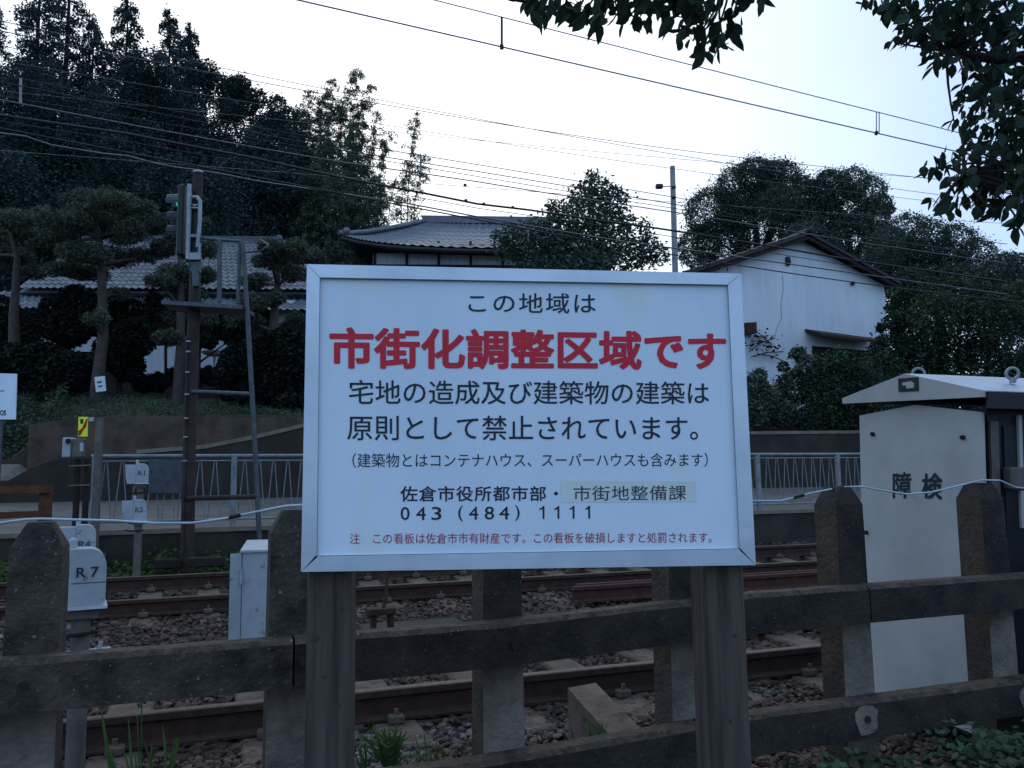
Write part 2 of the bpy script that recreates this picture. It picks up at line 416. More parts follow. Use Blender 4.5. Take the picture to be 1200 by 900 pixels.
def sheet(name, t0, t1, s0, s1, z, m, nt_=2, zf=None):
    vs, fs = [], []
    for i in range(nt_):
        t = t0 + (t1 - t0) * i / (nt_ - 1)
        for s in (s0, s1): vs.append(TS(t, s, zf(t) if zf else z))
    for i in range(nt_ - 1): fs.append((2 * i, 2 * i + 2, 2 * i + 3, 2 * i + 1))
    return structure(np_obj(name, vs, fs, m))
sheet('ballast_bed', -60, 120, 2.95, 13.35, -1.305, m_bed)
rv = [TS(t, s, z) for t in (-60, 120) for s, z in ((13.56, -.70), (15.0, -.60), (17.32, -.32))]
structure(np_obj('road', rv, [(0, 3, 4, 1), (1, 4, 5, 2)], m_road))
rt = [-13 + 73 * i / 220 for i in range(221)]
rv = [TS(t, s_, lerp_tab(RAMP, t) + .01 + (max(0, min(.42, (-3.2 - t) * .8)) if s_ > 18 else 0)) for t in rt for s_ in (17.56, 19.86)]
structure(np_obj('ramp_road', rv, [(2 * i, 2 * i + 2, 2 * i + 3, 2 * i + 1) for i in range(220)], m_road))

# ------------------------------------------------------------------ railway tracks
RP = [(-0.0625, 0), (0.0625, 0), (0.0625, 0.012), (0.009, 0.028), (0.008, 0.105), (0.0325, 0.118), (0.0325, 0.150), (0.026, 0.155), (-0.026, 0.155), (-0.0325, 0.150), (-0.0325, 0.118), (-0.008, 0.105), (-0.009, 0.028), (-0.0625, 0.012)]
def rail_mesh(mb, t0, t1, s, z, prof=RP, top=True):
    n = len(prof)
    vs = [TS(t, s + a, z + b) for t in (t0, t1) for a, b in prof]
    for i in range(n):
        j = (i + 1) % n
        mb.mi = 1 if (top and i in (6, 7, 8)) else 0
        mb.add([vs[i], vs[j], vs[n + j], vs[n + i]], [(0, 1, 2, 3)])
    mb.mi = 0
    mb.add(vs[:n], [tuple(range(n))]); mb.add(vs[n:], [tuple(range(n))])

def track(label, sc, t0, t1, cant, zt, pitch, off):
    """sc centre line, zt height of the near rail's head"""
    root = thing('railway_track', label, 'railway track', TS(0, sc, zt - 0.35), 'parallel railway tracks')
    slope = cant / 1.132
    for q, s in ((0, sc - 0.566), (1, sc + 0.566)):
        mb = MB(); rail_mesh(mb, t0, t1, s, zt - 0.155 + cant * q)
        mb.build('rail', [m_rail, m_railtop], root)
    ts = [off + pitch * k for k in range(-4, 40)]
    ts = [t for t in ts if -2.6 < t < 17][:40]
    zb = zt - 0.162
    up = Vector((0, 0, 1)); uy = (N + up * slope).normalized(); uz = D.cross(uy)
    for t in ts:
        mb = MB(); j = random.uniform(-.02, .02)
        c = TS(t + j, sc, zb + cant / 2 - 0.085)
        mb.bevbox(c, 0.24, 2.0, 0.17, 0.015, D, uz)
        sl = mb.build('sleeper', m_sleeper, root)
        if ts.index(t) >= 24: continue
        for q, s in ((0, sc - 0.566), (1, sc + 0.566)):
            for e_ in (-1, 1):
                cm_ = MB()
                cm_.bevbox(TS(t + j, s + e_ * 0.085, zb + cant * q + 0.022), 0.085, 0.06, 0.045, 0.008, D)
                cm_.tube([TS(t + j, s + e_ * 0.09, zb + cant * q + 0.03), TS(t + j, s + e_ * 0.09, zb + cant * q + 0.075)], 0.014, 6)
                cm_.build('rail_clip', m_clip, sl)
    return root
track('near railway track just behind the dark concrete fence', 4.52 + 0.566, -30, 90, 0.02, -1.10, 0.66, 0.30)
track('far railway track below the mossy wall with the pale guard fence', 8.84 + 0.566, -30, 90, 0.10, -1.10, 0.58, 0.05)

# spare rails lying between the two tracks
mb = MB()
p0 = PS(670, 700, 7.75)
t0 = p0.dot(D)
zr = -1.235
rail_mesh(mb, t0, t0 + 25, 7.72, zr, top=False); rail_mesh(mb, t0 + 0.10, t0 + 25, 7.87, zr + .002, top=False)
tag(mb.build('spare_rail', [m_rustrail, m_rustrail], None), 'pair of red rusty spare rails lying on the ballast between the tracks', 'rail')

# ballast stones
ph = (1 + sqrt(5)) / 2
ICO = np.array([(-1, ph, 0), (1, ph, 0), (-1, -ph, 0), (1, -ph, 0), (0, -1, ph), (0, 1, ph), (0, -1, -ph), (0, 1, -ph), (ph, 0, -1), (ph, 0, 1), (-ph, 0, -1), (-ph, 0, 1)]) / 1.9
ICF = np.array([(0, 11, 5), (0, 5, 1), (0, 1, 7), (0, 7, 10), (0, 10, 11), (1, 5, 9), (5, 11, 4), (11, 10, 2), (10, 7, 6), (7, 1, 8), (3, 9, 4), (3, 4, 2), (3, 2, 6), (3, 6, 8), (3, 8, 9), (4, 9, 5), (2, 4, 11), (6, 2, 10), (8, 6, 7), (9, 8, 1)])
def stones(name, pts, size, m):
    n = len(pts)
    a = rng.uniform(0.6, 1.35, (n, 1, 3)) * size[:, None, None] * np.array([1, 1, 0.75])
    v = ICO[None] * (1 + rng.uniform(-0.25, 0.25, (n, 12, 1))) * a
    th = rng.uniform(0, 2 * pi, n); c, s = np.cos(th), np.sin(th); tl = rng.uniform(-.6, .6, n)
    x = v[:, :, 0] * c[:, None] - v[:, :, 1] * s[:, None]; y = v[:, :, 0] * s[:, None] + v[:, :, 1] * c[:, None]
    z = v[:, :, 2] + x * tl[:, None] * 0.5
    V = np.stack([x, y, z], 2) + pts[:, None, :]
    Fc = ICF[None] + (np.arange(n) * 12)[:, None, None]
    return np_obj(name, V.reshape(-1, 3), Fc.reshape(-1, 3), m)
def strip_pts(n, s0, s1, t0, t1, z, jit=0.02):
    s = rng.uniform(s0, s1, n); t = rng.uniform(t0, t1, n)
    d = np.array(D); nn = np.array(N)
    p = t[:, None] * d + s[:, None] * nn
    p[:, 2] = z + rng.uniform(-jit, jit, n)
    return p
bp = [strip_pts(15000, 2.85, 4.44, -1.6, 4.2, -1.295), strip_pts(10000, 4.6, 5.6, -1.8, 5, -1.30), strip_pts(13000, 5.73, 8.74, -3, 8.5, -1.295, .025),
      strip_pts(6500, 8.92, 9.9, -3, 11, -1.28), strip_pts(5000, 10.05, 13.3, -4, 14, -1.27, .03)]
pts = np.concatenate(bp); siz = rng.uniform(0.011, 0.027, len(pts)) * np.where(pts[:, 1] > 6, 1.25, 1)
tag(stones('ballast_stones', pts, siz, m_stone), 'loose brown and grey crushed stone ballast around the tracks', 'gravel', kind='stuff')
# heaped shoulder
# ------------------------------------------------------------------ concrete post and rail fence
FS = 2.5
fence = thing('concrete_fence', 'dark weathered concrete post and rail fence along the railway', 'fence', TS(1.0, FS, -1.45))
post_t = [-1.12, -0.42, 0.235, 0.875, 1.535, 2.25, 2.97, 3.7]
def ftop(t): return lerp_tab([(-0.6, -0.435), (0.8, -0.435), (1.8, -0.402), (3.2, -0.402)], t)     # upper rail top
PW, PDEP = 0.128, 0.12
for k, t in enumerate(post_t):
    ztop = lerp_tab([(-.42, -0.100), (.21, -0.085), (.88, -0.06), (3, -.043)], t)
    mb = MB()
    zsh = ztop - 0.065
    lean = 0.0
    zu, zl = ftop(t) - 0.128, ftop(t) - 0.40
    fr, bk = FS + 0.002, FS + PDEP
    def ring(z, w, s0=fr, s1=bk, inset=0.0):
        return [TS(t - w / 2 + inset, s0 + inset * 0.5, z), TS(t + w / 2 - inset, s0 + inset * 0.5, z), TS(t + w / 2 - inset, s1 - inset * 0.5, z), TS(t - w / 2 + inset, s1 - inset * 0.5, z)]
    zs = [-1.5, zl, zu, zsh, ztop - 0.004, ztop]
    ws = [PW * 1.08, PW * 1.05, PW * 1.02, PW * 0.97, PW * 0.97, PW * 0.97]
    ins = [0, 0, 0, 0, 0.033, 0.036]
    rings = [ring(z, w, inset=i) for z, w, i in zip(zs, ws, ins)]
    for a in range(5):
        for q in range(4):
            r0, r1 = rings[a], rings[a + 1]; q2 = (q + 1) % 4
            mb.mi = 0
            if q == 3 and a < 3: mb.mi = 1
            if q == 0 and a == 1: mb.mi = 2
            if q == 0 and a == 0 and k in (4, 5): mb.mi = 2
            mb.add([r0[q], r0[q2], r1[q2], r1[q]], [(0, 1, 2, 3)])
    mb.mi = 0
    mb.add(rings[5], [(0, 1, 2, 3)])
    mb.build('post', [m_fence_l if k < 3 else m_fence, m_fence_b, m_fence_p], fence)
RAILTH = 0.075
def fence_rail(t0, t1, dz, h, m0=None):
    mb = MB()
    n = max(2, int((t1 - t0) / 0.06))
    vs = []
    for i in range(n + 1):
        t = t0 + (t1 - t0) * i / n
        z = ftop(t) + dz
        w1, w2 = random.uniform(-.0013, .0013), random.uniform(-.0013, .0013)
        vs += [TS(t, FS - RAILTH, z - h), TS(t, FS - RAILTH + w2 * .5, z - 0.014 + w2), TS(t, FS - RAILTH + 0.014, z + w1), TS(t, FS - 0.003, z + w1 * .5), TS(t, FS - 0.003, z - h)]
    for i in range(n):
        for q in range(5):
            a, b = i * 5 + q, i * 5 + (q + 1) % 5
            mb.mi = 1 if q in (1, 2) else 0
            mb.add([vs[a], vs[b], vs[b + 5], vs[a + 5]], [(0, 1, 2, 3)])
    mb.mi = 0
    mb.add(vs[:5], [(0, 1, 2, 3, 4)]); mb.add(vs[-5:], [(0, 1, 2, 3, 4)])
    return mb.build('rail', [m0 or m_fence, m_lichen], fence)
def bolt(parent, t, z, r=0.013):
    mb = MB()
    mb.tube([TS(t, FS - RAILTH + .004, z), TS(t, FS - RAILTH - 0.012, z)], r, 8, smooth=False)
    mb.build('bolt', m_iron, parent)
JT = 0.235
ru = [fence_rail(-1.9, JT - .003, 0, 0.13, m_fence_l), fence_rail(JT + .003, 2.247, 0, 0.13), fence_rail(2.253, 4.1, 0, 0.13)]
rl = [fence_rail(-1.9, 1.535 - .003, -0.395, 0.13), fence_rail(1.541, 2.97 - .003, -0.395, 0.13), fence_rail(2.973, 4.1, -0.395, 0.13)]
bolt(ru[0], JT - 0.025, ftop(JT) - .062); bolt(ru[1], JT + 0.028, ftop(JT) - .064); bolt(ru[0], -0.42, ftop(0) - .062, .011)
bolt(ru[1], 0.885, ftop(.9) - .07); bolt(ru[1], 1.54, ftop(1.5) - .065, .01)
# pale mortar patches round the lower bolts
for par, t, w in ((rl[1], 2.2, 0.10), (rl[2], 2.99, 0.10), (rl[1], 1.575, 0.06)):
    mb = MB(); z = ftop(t) - 0.46
    pp = []
    for a in range(12):
        q = 2 * pi * a / 12; rr = w * .5 * random.uniform(.85, 1.12) / max(abs(cos(q)), abs(sin(q))) ** .7
        pp.append(TS(t + cos(q) * rr, FS - RAILTH - .004, z + sin(q) * rr * .95))
    mb.slab(pp, N * 0.006)
    mb.build('mortar_patch', m_fence_p, par)
    bolt(par, t, z + .004, 0.012)
bolt(rl[2], 3.03, ftop(3) - .46, 0.012)

# cable strung over the post tops
mb = MB()
cabz = []
def cab(px): return [PS(x, y, FS + 0.05) for x, y in px]
left = [(-60, 620), (0, 613), (28, 609), (50, 608), (80, 609), (130, 610), (180, 613), (225, 613), (262, 608), (300, 600), (335, 593), (352, 592)]
right = [(352, 592), (420, 596), (500, 605), (560, 592), (640, 596), (720, 604), (780, 590), (830, 588), (885, 587), (915, 587), (950, 578), (985, 571), (1010, 570), (1030, 574), (1062, 579), (1090, 577), (1120, 570), (1150, 562.5), (1172, 563), (1190, 571), (1215, 574), (1260, 574)]
cp = cab(left + right[1:])
mb.tube(cp, 0.0035, 6)
cable = mb.build('cable', m_rope, None)
tag(cable, 'thin pale blue cable strung loosely over the concrete fence post tops', 'cable')
mb = MB()
for (x0, y0, x1, y1) in ((268, 606.5, 282, 603.8), (930, 583.5, 942, 580), (975, 572.5, 988, 570.7)):
    a, b = PS(x0, y0, FS + .05), PS(x1, y1, FS + .05)
    mb.tube([a, b], 0.0058, 6)
mb.build('tape_wrap', m_tape2, cable)

# concrete strut standing behind the fence
mb = MB()
a, b = P(665, 806, 3.55), P(698, 800, 3.60)
zt_ = a.z; zb_ = zt_ - 0.55
c_, d_ = P(752, 855, 2.98), P(715, 862, 2.95)
mb.hexa([Vector((a.x, a.y, -1.5)), Vector((b.x, b.y, -1.5)), Vector((c_.x, c_.y, -1.5)), Vector((d_.x, d_.y, -1.5)), a, b, c_, d_])
tag(mb.build('concrete_strut', m_sleeper, None), 'short sloping grey concrete strut behind the fence between the sign posts', 'strut')

# ------------------------------------------------------------------ the sign board
A0, A1, A2, A3 = P(353, 670, 1.66), P(885, 662, 1.745), P(868, 321, 1.745), P(360, 310, 1.66)
ux = ((A1 - A0) + (A2 - A3)).normalized()
uz = ((A3 - A0) + (A2 - A1)); uz = (uz - ux * uz.dot(ux)).normalized()
un = ux.cross(uz).normalized()                # points away from the viewer
if un.y < 0: un = -un
SO = (A0 + A1 + A2 + A3) / 4
def on_sign(x, y, off=0.0):
    d = ray(x, y); k = (SO - un * off).dot(un) / d.dot(un)
    return d * k
sign = thing('sign_board', 'white notice board with red and black Japanese lettering on two timber posts', 'sign', Vector((SO.x, SO.y, -1.5)) + un * 0.07)
q = [on_sign(*p) for p in ((353, 670), (885, 662), (868, 321), (360, 310))]
qi = [on_sign(*p) for p in ((371.5, 651.5), (866, 643), (852.5, 334), (375, 325.5))]
mb = MB(); mb.slab([p + un * 0.004 for p in qi], un * 0.004)
panel = mb.build('panel', m_board, sign)
mb = MB()                                     # mitred aluminium frame, a hair's gap at each mitre
mid = SO
for i in range(4):
    j = (i + 1) % 4
    o1, o2, i2, i1 = q[i], q[j], qi[j], qi[i]
    dr = (o2 - o1).normalized() * 0.0006
    op = 0.004 if i in (0,) else 0.0006
    ring_o = [o1 + dr, o2 - dr, i2 - dr, i1 + dr]
    n0 = [p - un * 0.0035 for p in ring_o]
    # profile: front face slightly bevelled at both edges
    mb.add(n0 + [p + un * 0.022 for p in ring_o], [(0, 1, 2, 3), (7, 6, 5, 4), (0, 4, 5, 1), (1, 5, 6, 2), (2, 6, 7, 3), (3, 7, 4, 0)])
    mb.build('frame_bar', m_alu, sign) if False else None
frame = mb.build('frame', m_alu, sign)
mb = MB()                                     # dark shadow gaps of the mitres and under the frame lip
for i, wd in ((0, 0.0022), (1, 0.0018), (2, 0.0005), (3, 0.0005)):
    a, b = q[i] - un * 0.0039, qi[i] - un * 0.0039
    dd = (b - a).normalized(); pr = dd.cross(un) * wd
    mb.add([a + dd * .003, b - pr, b + pr], [(0, 1, 2)])
mb.build('mitre_gap', m_gap, frame)
mb = MB()
for i in range(4):
    a, b = qi[i] - un * 0.0038, qi[(i + 1) % 4] - un * 0.0038
    w = (mid - (a + b) / 2).normalized() * 0.0009
    mb.add([a, b, b + w, a + w], [(0, 1, 2, 3)])
mb.build('panel_joint', m_ink2, frame)
# timber posts behind the board
for (xl, xr, yb) in ((357, 410, 690), (831, 878, 690)):
    a, b = on_sign(xl, yb), on_sign(xr, yb)
    w = (b - a).dot(ux)
    a = a + un * 0.026
    top = 0.40
    dep = 0.105
    mb = MB()
    hx = Vector((a.x, a.y, 0)); e1 = Vector((ux.x, ux.y, 0)).normalized() * w; e2 = Vector((un.x, un.y, 0)).normalized() * dep
    bv = 0.006
    ring2 = [hx + e1 * (bv / w), hx + e1 * (1 - bv / w), hx + e1 + e2 * (bv / dep), hx + e1 + e2 * (1 - bv / dep), hx + e1 * (1 - bv / w) + e2, hx + e1 * (bv / w) + e2, hx + e2 * (1 - bv / dep), hx + e2 * (bv / dep)]
    lo = [p + Vector((0, 0, -1.5)) for p in ring2]; hi = [p + Vector((0, 0, top)) for p in ring2]
    mb.add(lo + hi, [tuple(range(8)), tuple(range(15, 7, -1))] + [(i, (i + 1) % 8, 8 + (i + 1) % 8, 8 + i) for i in range(8)])
    po = mb.build('post', m_wood, sign)
    kn = MB()
    for (kx, kz) in ([(0.22, -.31), (0.42, -.385), (0.75, -.44), (0.8, -.255)] if xl < 600 else [(0.5, -.5), (0.7, -.33)]):
        c = hx + e1 * kx + Vector((0, 0, kz)) - e2.normalized() * 0.0015
        rr = 0.004 if kx != .22 else .0065
        kn.tube([c + e2.normalized() * .003, c], rr, 10, smooth=False)
    kn.build('knot', m_knot, po)

def text_mesh(body, spacing=1.0):
    cu = bpy.data.curves.new('t', 'FONT'); cu.body = body; cu.size = 1.0; cu.resolution_u = 3; cu.space_character = spacing
    ob = bpy.data.objects.new('t', cu); COL.objects.link(ob)
    dg = bpy.context.evaluated_depsgraph_get(); dg.update()
    me = bpy.data.meshes.new_from_object(ob.evaluated_get(dg))
    bpy.data.objects.remove(ob)
    v = np.array([x.co[:] for x in me.vertices]); f = [tuple(p.vertices) for p in me.polygons]
    cnt = {}
    for p in f:
        for a, b in zip(p, p[1:] + p[:1]):
            kk = (min(a, b), max(a, b)); cnt[kk] = cnt.get(kk, 0) + 1
    be = [kk for kk, c in cnt.items() if c == 1]
    bpy.data.meshes.remove(me)
    return v[:, :2], f, be
def put_text(body, corners, m, parent, name='lettering', spacing=1.0, fat=0.0, lift=Vector((0, 0, 0))):
    """corners: TL, TR, BR, BL points in space of the text's ink rectangle; fat thickens with round corners"""
    v, f, be = text_mesh(body, spacing)
    mn, mxx = v.min(0) - fat, v.max(0) + fat
    uv = (v - mn) / (mxx - mn)
    tl, tr, br, bl = [np.array(c) for c in corners]
    def to3(u, w): return bl * (1 - u) * (1 - w) + br * u * (1 - w) + tr * u * w + tl * (1 - u) * w
    nrm = np.cross(br - bl, tl - bl); nrm = nrm / np.linalg.norm(nrm)
    V = [to3(a, b) + np.array(lift) for a, b in uv]; Fs = list(f)
    if fat:
        sc2 = mxx - mn
        def cap(c, k):
            base = len(V)
            for i in range(10):
                qq = 2 * pi * i / 10; z = (c + fat * np.array((cos(qq), sin(qq))) - mn) / sc2
                V.append(to3(*z) + np.array(lift) + nrm * (2e-6 * k))
            Fs.append(tuple(range(base, base + 10)))
        seen = set(); k = 1
        for a, b in be:
            k = k % 97 + 1
            pa, pb = v[a], v[b]; dd = pb - pa; L = np.linalg.norm(dd)
            if L < 1e-6: continue
            pr = np.array((-dd[1], dd[0])) / L * fat
            base = len(V)
            for p in (pa + pr, pb + pr, pb - pr, pa - pr): V.append(to3(*((p - mn) / sc2)) + np.array(lift) + nrm * (2e-6 * k))
            Fs.append((base, base + 1, base + 2, base + 3))
            for ii in (a, b):
                if ii not in seen:
                    seen.add(ii); k = k % 97 + 1; cap(v[ii], k)
    base = np.array(origin_of(parent))
    me = bpy.data.meshes.new(name); me.from_pydata([tuple(p - base) for p in V], [], Fs); me.materials.append(m)
    return link(name, me, parent)
def sign_rect(x0, x1, y0, y1, off, tilt=None):
    """ink rectangle in photo pixels; baseline follows the board"""
    def sl(x, y):                              # board rows tilt: y given at the row's left end
        return y
    return [on_sign(x0, y0[0], off), on_sign(x1, y0[1], off), on_sign(x1, y1[1], off), on_sign(x0, y1[0], off)]
off = -0.0032
LINES = [('この地域は', 549, 698, (343.5, 343.5), (366.5, 367.5), m_ink, 1.12, 0.006),
         ('市街化調整区域です', 386, 851, (383, 388.5), (432, 434), m_red, 1.0, 0.031),
         ('宅地の造成及び建築物の建築は', 409, 831, (445, 447), (474, 474), m_ink, 1.0, 0.006),
         ('原則として禁止されています。', 407, 818, (486.5, 487.5), (516, 516), m_ink, 1.0, 0.006),
         ('（建築物とはコンテナハウス、スーパーハウスも含みます）', 413, 829.5, (531, 530.5), (548, 547), m_ink, 1.0, 0.0),
         ('佐倉市役所都市部・', 469, 654, (569.5, 569.5), (588, 587), m_ink, 1.08, 0.012),
         ('注　この看板は佐倉市市有財産です。この看板を破損しますと処罰されます。', 410, 834, (625, 623.5), (637.5, 636), m_redsm, 1.0, 0.0)]
for body, x0, x1, y0, y1, m, sp, fat in LINES:
    put_text(body, sign_rect(x0, x1, y0, y1, off), m, panel, spacing=sp, fat=fat)
for ch, x0, x1, y0, y1 in (('0', 469.5, 480, 594, 609.5), ('4', 487.5, 499, 594, 609.3), ('3', 505.7, 517.3, 594, 609.3), ('(', 537, 542.5, 592.5, 611), ('4', 549.5, 560.5, 593.7, 608.8), ('8', 568, 579, 593.5, 608.8), ('4', 585, 596.7, 593.5, 608.6), (')', 603.6, 609, 592, 610.5),
                           ('1', 632, 638, 593, 608), ('1', 649.5, 655.5, 593, 607.9), ('1', 667.5, 673.3, 592.8, 607.8), ('1', 685.7, 691.5, 592.7, 607.7)):
    if ch == '1':
        w_ = (x1 - x0); st_ = x1 - 2.1
        mb = MB(); mb.slab([on_sign(x_, y_, off) for x_, y_ in ((st_, y1), (x1, y1), (x1, y0), (x1 - 1.7, y0), (x1 - 3.4, y0 + 1.9), (x0 + .2, y0 + 3.0), (x0 + .2, y0 + 4.6), (st_, y0 + 3.6))], un * 0.0001)
        mb.build('lettering', m_ink, panel)
    else:
        put_text(ch, sign_rect(x0, x1, (y0, y0), (y1, y1), off), m_ink, panel, fat=0.004)
mb = MB()
st = [on_sign(*p, -0.0034) for p in ((657.5, 563), (815, 564), (816, 588), (657.5, 589))]
mb.slab(st, un * 0.0003)
stick = mb.build('sticker', m_tape, sign)
put_text('市街地整備課', sign_rect(672, 804, (569.5, 568.5), (587, 586), -0.0029), m_ink2, stick, spacing=1.05, fat=0.004)

# ------------------------------------------------------------------ relay cabinet on the right
FX = Vector((cos(TH), sin(TH), 0))
cab0 = P(1150, 483, 3.75)                     # near upper corner of the white end panel
back = N                                       # the white panel recedes along N
cabinet = thing('relay_cabinet', 'tall pale relay cabinet with gabled roof and two black characters behind the fence', 'cabinet', Vector((cab0.x, cab0.y, -1.3)) + N * .4 + D * .3)
tiltv = (Vector((0, 0, 1)) - N * 0.055).normalized()
bk_ = (N + Vector((0, 0, 0.055))).normalized()
def C3(d_, n_, z_): return cab0 + D * d_ + bk_ * n_ + tiltv * z_
# width of the panel from the photo's left edge
dleft = ray(1007, 487); A_ = np.array([[dleft.x, -N.x], [dleft.y, -N.y]]); sol = np.linalg.solve(A_, np.array([cab0.x, cab0.y]))
PWD = float(sol[1])
mb = MB()
pan = [C3(0, 0, -1.455), C3(0, PWD, -1.455), C3(0, PWD, 0), C3(0, PWD / 2, 0.045), C3(0, 0, 0)]
mb.slab(pan, D * 0.018)
pn = mb.build('side_panel', m_cab, cabinet)
mb = MB()
for (n_, z_) in ((0.13 * PWD, -.115), (0.87 * PWD, -.10), (0.95 * PWD, -.62), (.93 * PWD, -1.02)):
    c = C3(0, n_, z_); mb.tube([c, c - D * 0.014], 0.011, 8, smooth=False)
mb.build('screw', m_iron, pn)
mb = MB()
bw, bl_ = PWD + 0.0, 1.15
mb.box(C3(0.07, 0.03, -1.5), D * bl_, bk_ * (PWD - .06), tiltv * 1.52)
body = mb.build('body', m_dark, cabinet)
# doors on the long side, pale edge strips and a latch
mb = MB()
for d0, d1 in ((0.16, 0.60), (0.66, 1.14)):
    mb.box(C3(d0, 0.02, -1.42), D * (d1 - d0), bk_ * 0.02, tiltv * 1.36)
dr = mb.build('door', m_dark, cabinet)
mb = MB()
mb.box(C3(0.075, 0.018, -1.42), D * 0.05, bk_ * 0.012, tiltv * 1.38)
mb.build('door_post', m_greypole, cabinet)
mb = MB()
mb.box(C3(0.24, 0.008, -0.27), D * 0.022, bk_ * 0.012, tiltv * 0.26); mb.box(C3(0.24, 0.008, -0.53), D * 0.022, bk_ * 0.012, tiltv * 0.17)
mb.build('edge_strip', m_cab, dr)
mb = MB(); mb.bevbox(C3(0.19, 0.0, -0.30), 0.09, 0.05, 0.10, 0.008, D, tiltv)
mb.build('latch', m_greypole, dr)
# roof: gabled cap
over = 0.06
ez = 0.065
rf0 = -0.06
g = [C3(rf0, -over, ez - .0), C3(rf0, PWD + over, ez + .0), C3(rf0, PWD + over, ez + 0.03), C3(rf0, PWD / 2, ez + 0.135), C3(rf0, -over, ez + 0.03)]
mb = MB(); mb.mi = 0
n5 = 5; far = [p + D * 1.4 for p in g]
mb.add(g, [(0, 1, 2, 3, 4)]); mb.add(far, [(4, 3, 2, 1, 0)])
for i in range(5):
    j = (i + 1) % 5
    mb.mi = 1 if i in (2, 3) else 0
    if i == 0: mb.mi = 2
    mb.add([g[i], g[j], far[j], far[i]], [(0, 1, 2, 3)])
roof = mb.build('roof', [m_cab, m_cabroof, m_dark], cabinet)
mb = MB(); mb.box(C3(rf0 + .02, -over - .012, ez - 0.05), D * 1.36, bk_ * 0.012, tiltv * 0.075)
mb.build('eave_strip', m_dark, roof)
# maker's plate on the gable: dark with a pale shape
mb = MB(); cc = C3(rf0 - .004, PWD * 0.47, ez + 0.078); hw, hh = 0.062, 0.034
mb.slab([cc - bk_ * hw - tiltv * hh, cc + bk_ * hw - tiltv * hh, cc + bk_ * hw + tiltv * hh, cc - bk_ * hw + tiltv * hh], D * .003)
pl = mb.build('plate', m_dark, roof)
mb = MB(); cc = cc - D * .0015
mb.slab([cc + bk_ * a + tiltv * b for a, b in ((-.035, -.018), (.012, -.018), (.012, -.004), (.036, -.002), (.034, .012), (-.02, .016), (-.038, .004))], D * .001)
mb.build('emblem', m_cab, pl)
# lifting eye bolts
for (x, y, dd, nn, rr) in ((1159, 446, 0.40, 0.16, 0.028), (1043, 448, 0.2, PWD * 0.72, 0.03)):
    base = C3(dd, nn, ez + 0.165 - abs(nn - PWD / 2) * 0.135 / (PWD / 2 + over) - .01)
    mb = MB()
    ring_ = [base + tiltv * (0.018 + rr) + (D * cos(a) * .75 + N * cos(a) * -.6 + tiltv * sin(a)) * rr for a in [2 * pi * i / 16 for i in range(17)]]
    mb.tube(ring_, 0.008, 6, caps=False); mb.tube([base, base + tiltv * 0.022], 0.016, 8)
    mb.build('eye_bolt', m_galv, roof)
# the two characters
def on_panel(x, y, off_=0.003):
    d = ray(x, y); o_ = cab0 - D * off_; return d * (o_.dot(D) / d.dot(D))
put_text('障', [on_panel(*p) for p in ((1046, 554), (1068, 552), (1068, 584), (1046, 584))], m_ink, pn, fat=0.02)
put_text('検', [on_panel(*p) for p in ((1080, 555), (1104, 554), (1104, 586), (1080, 584))], m_ink, pn, fat=0.028)

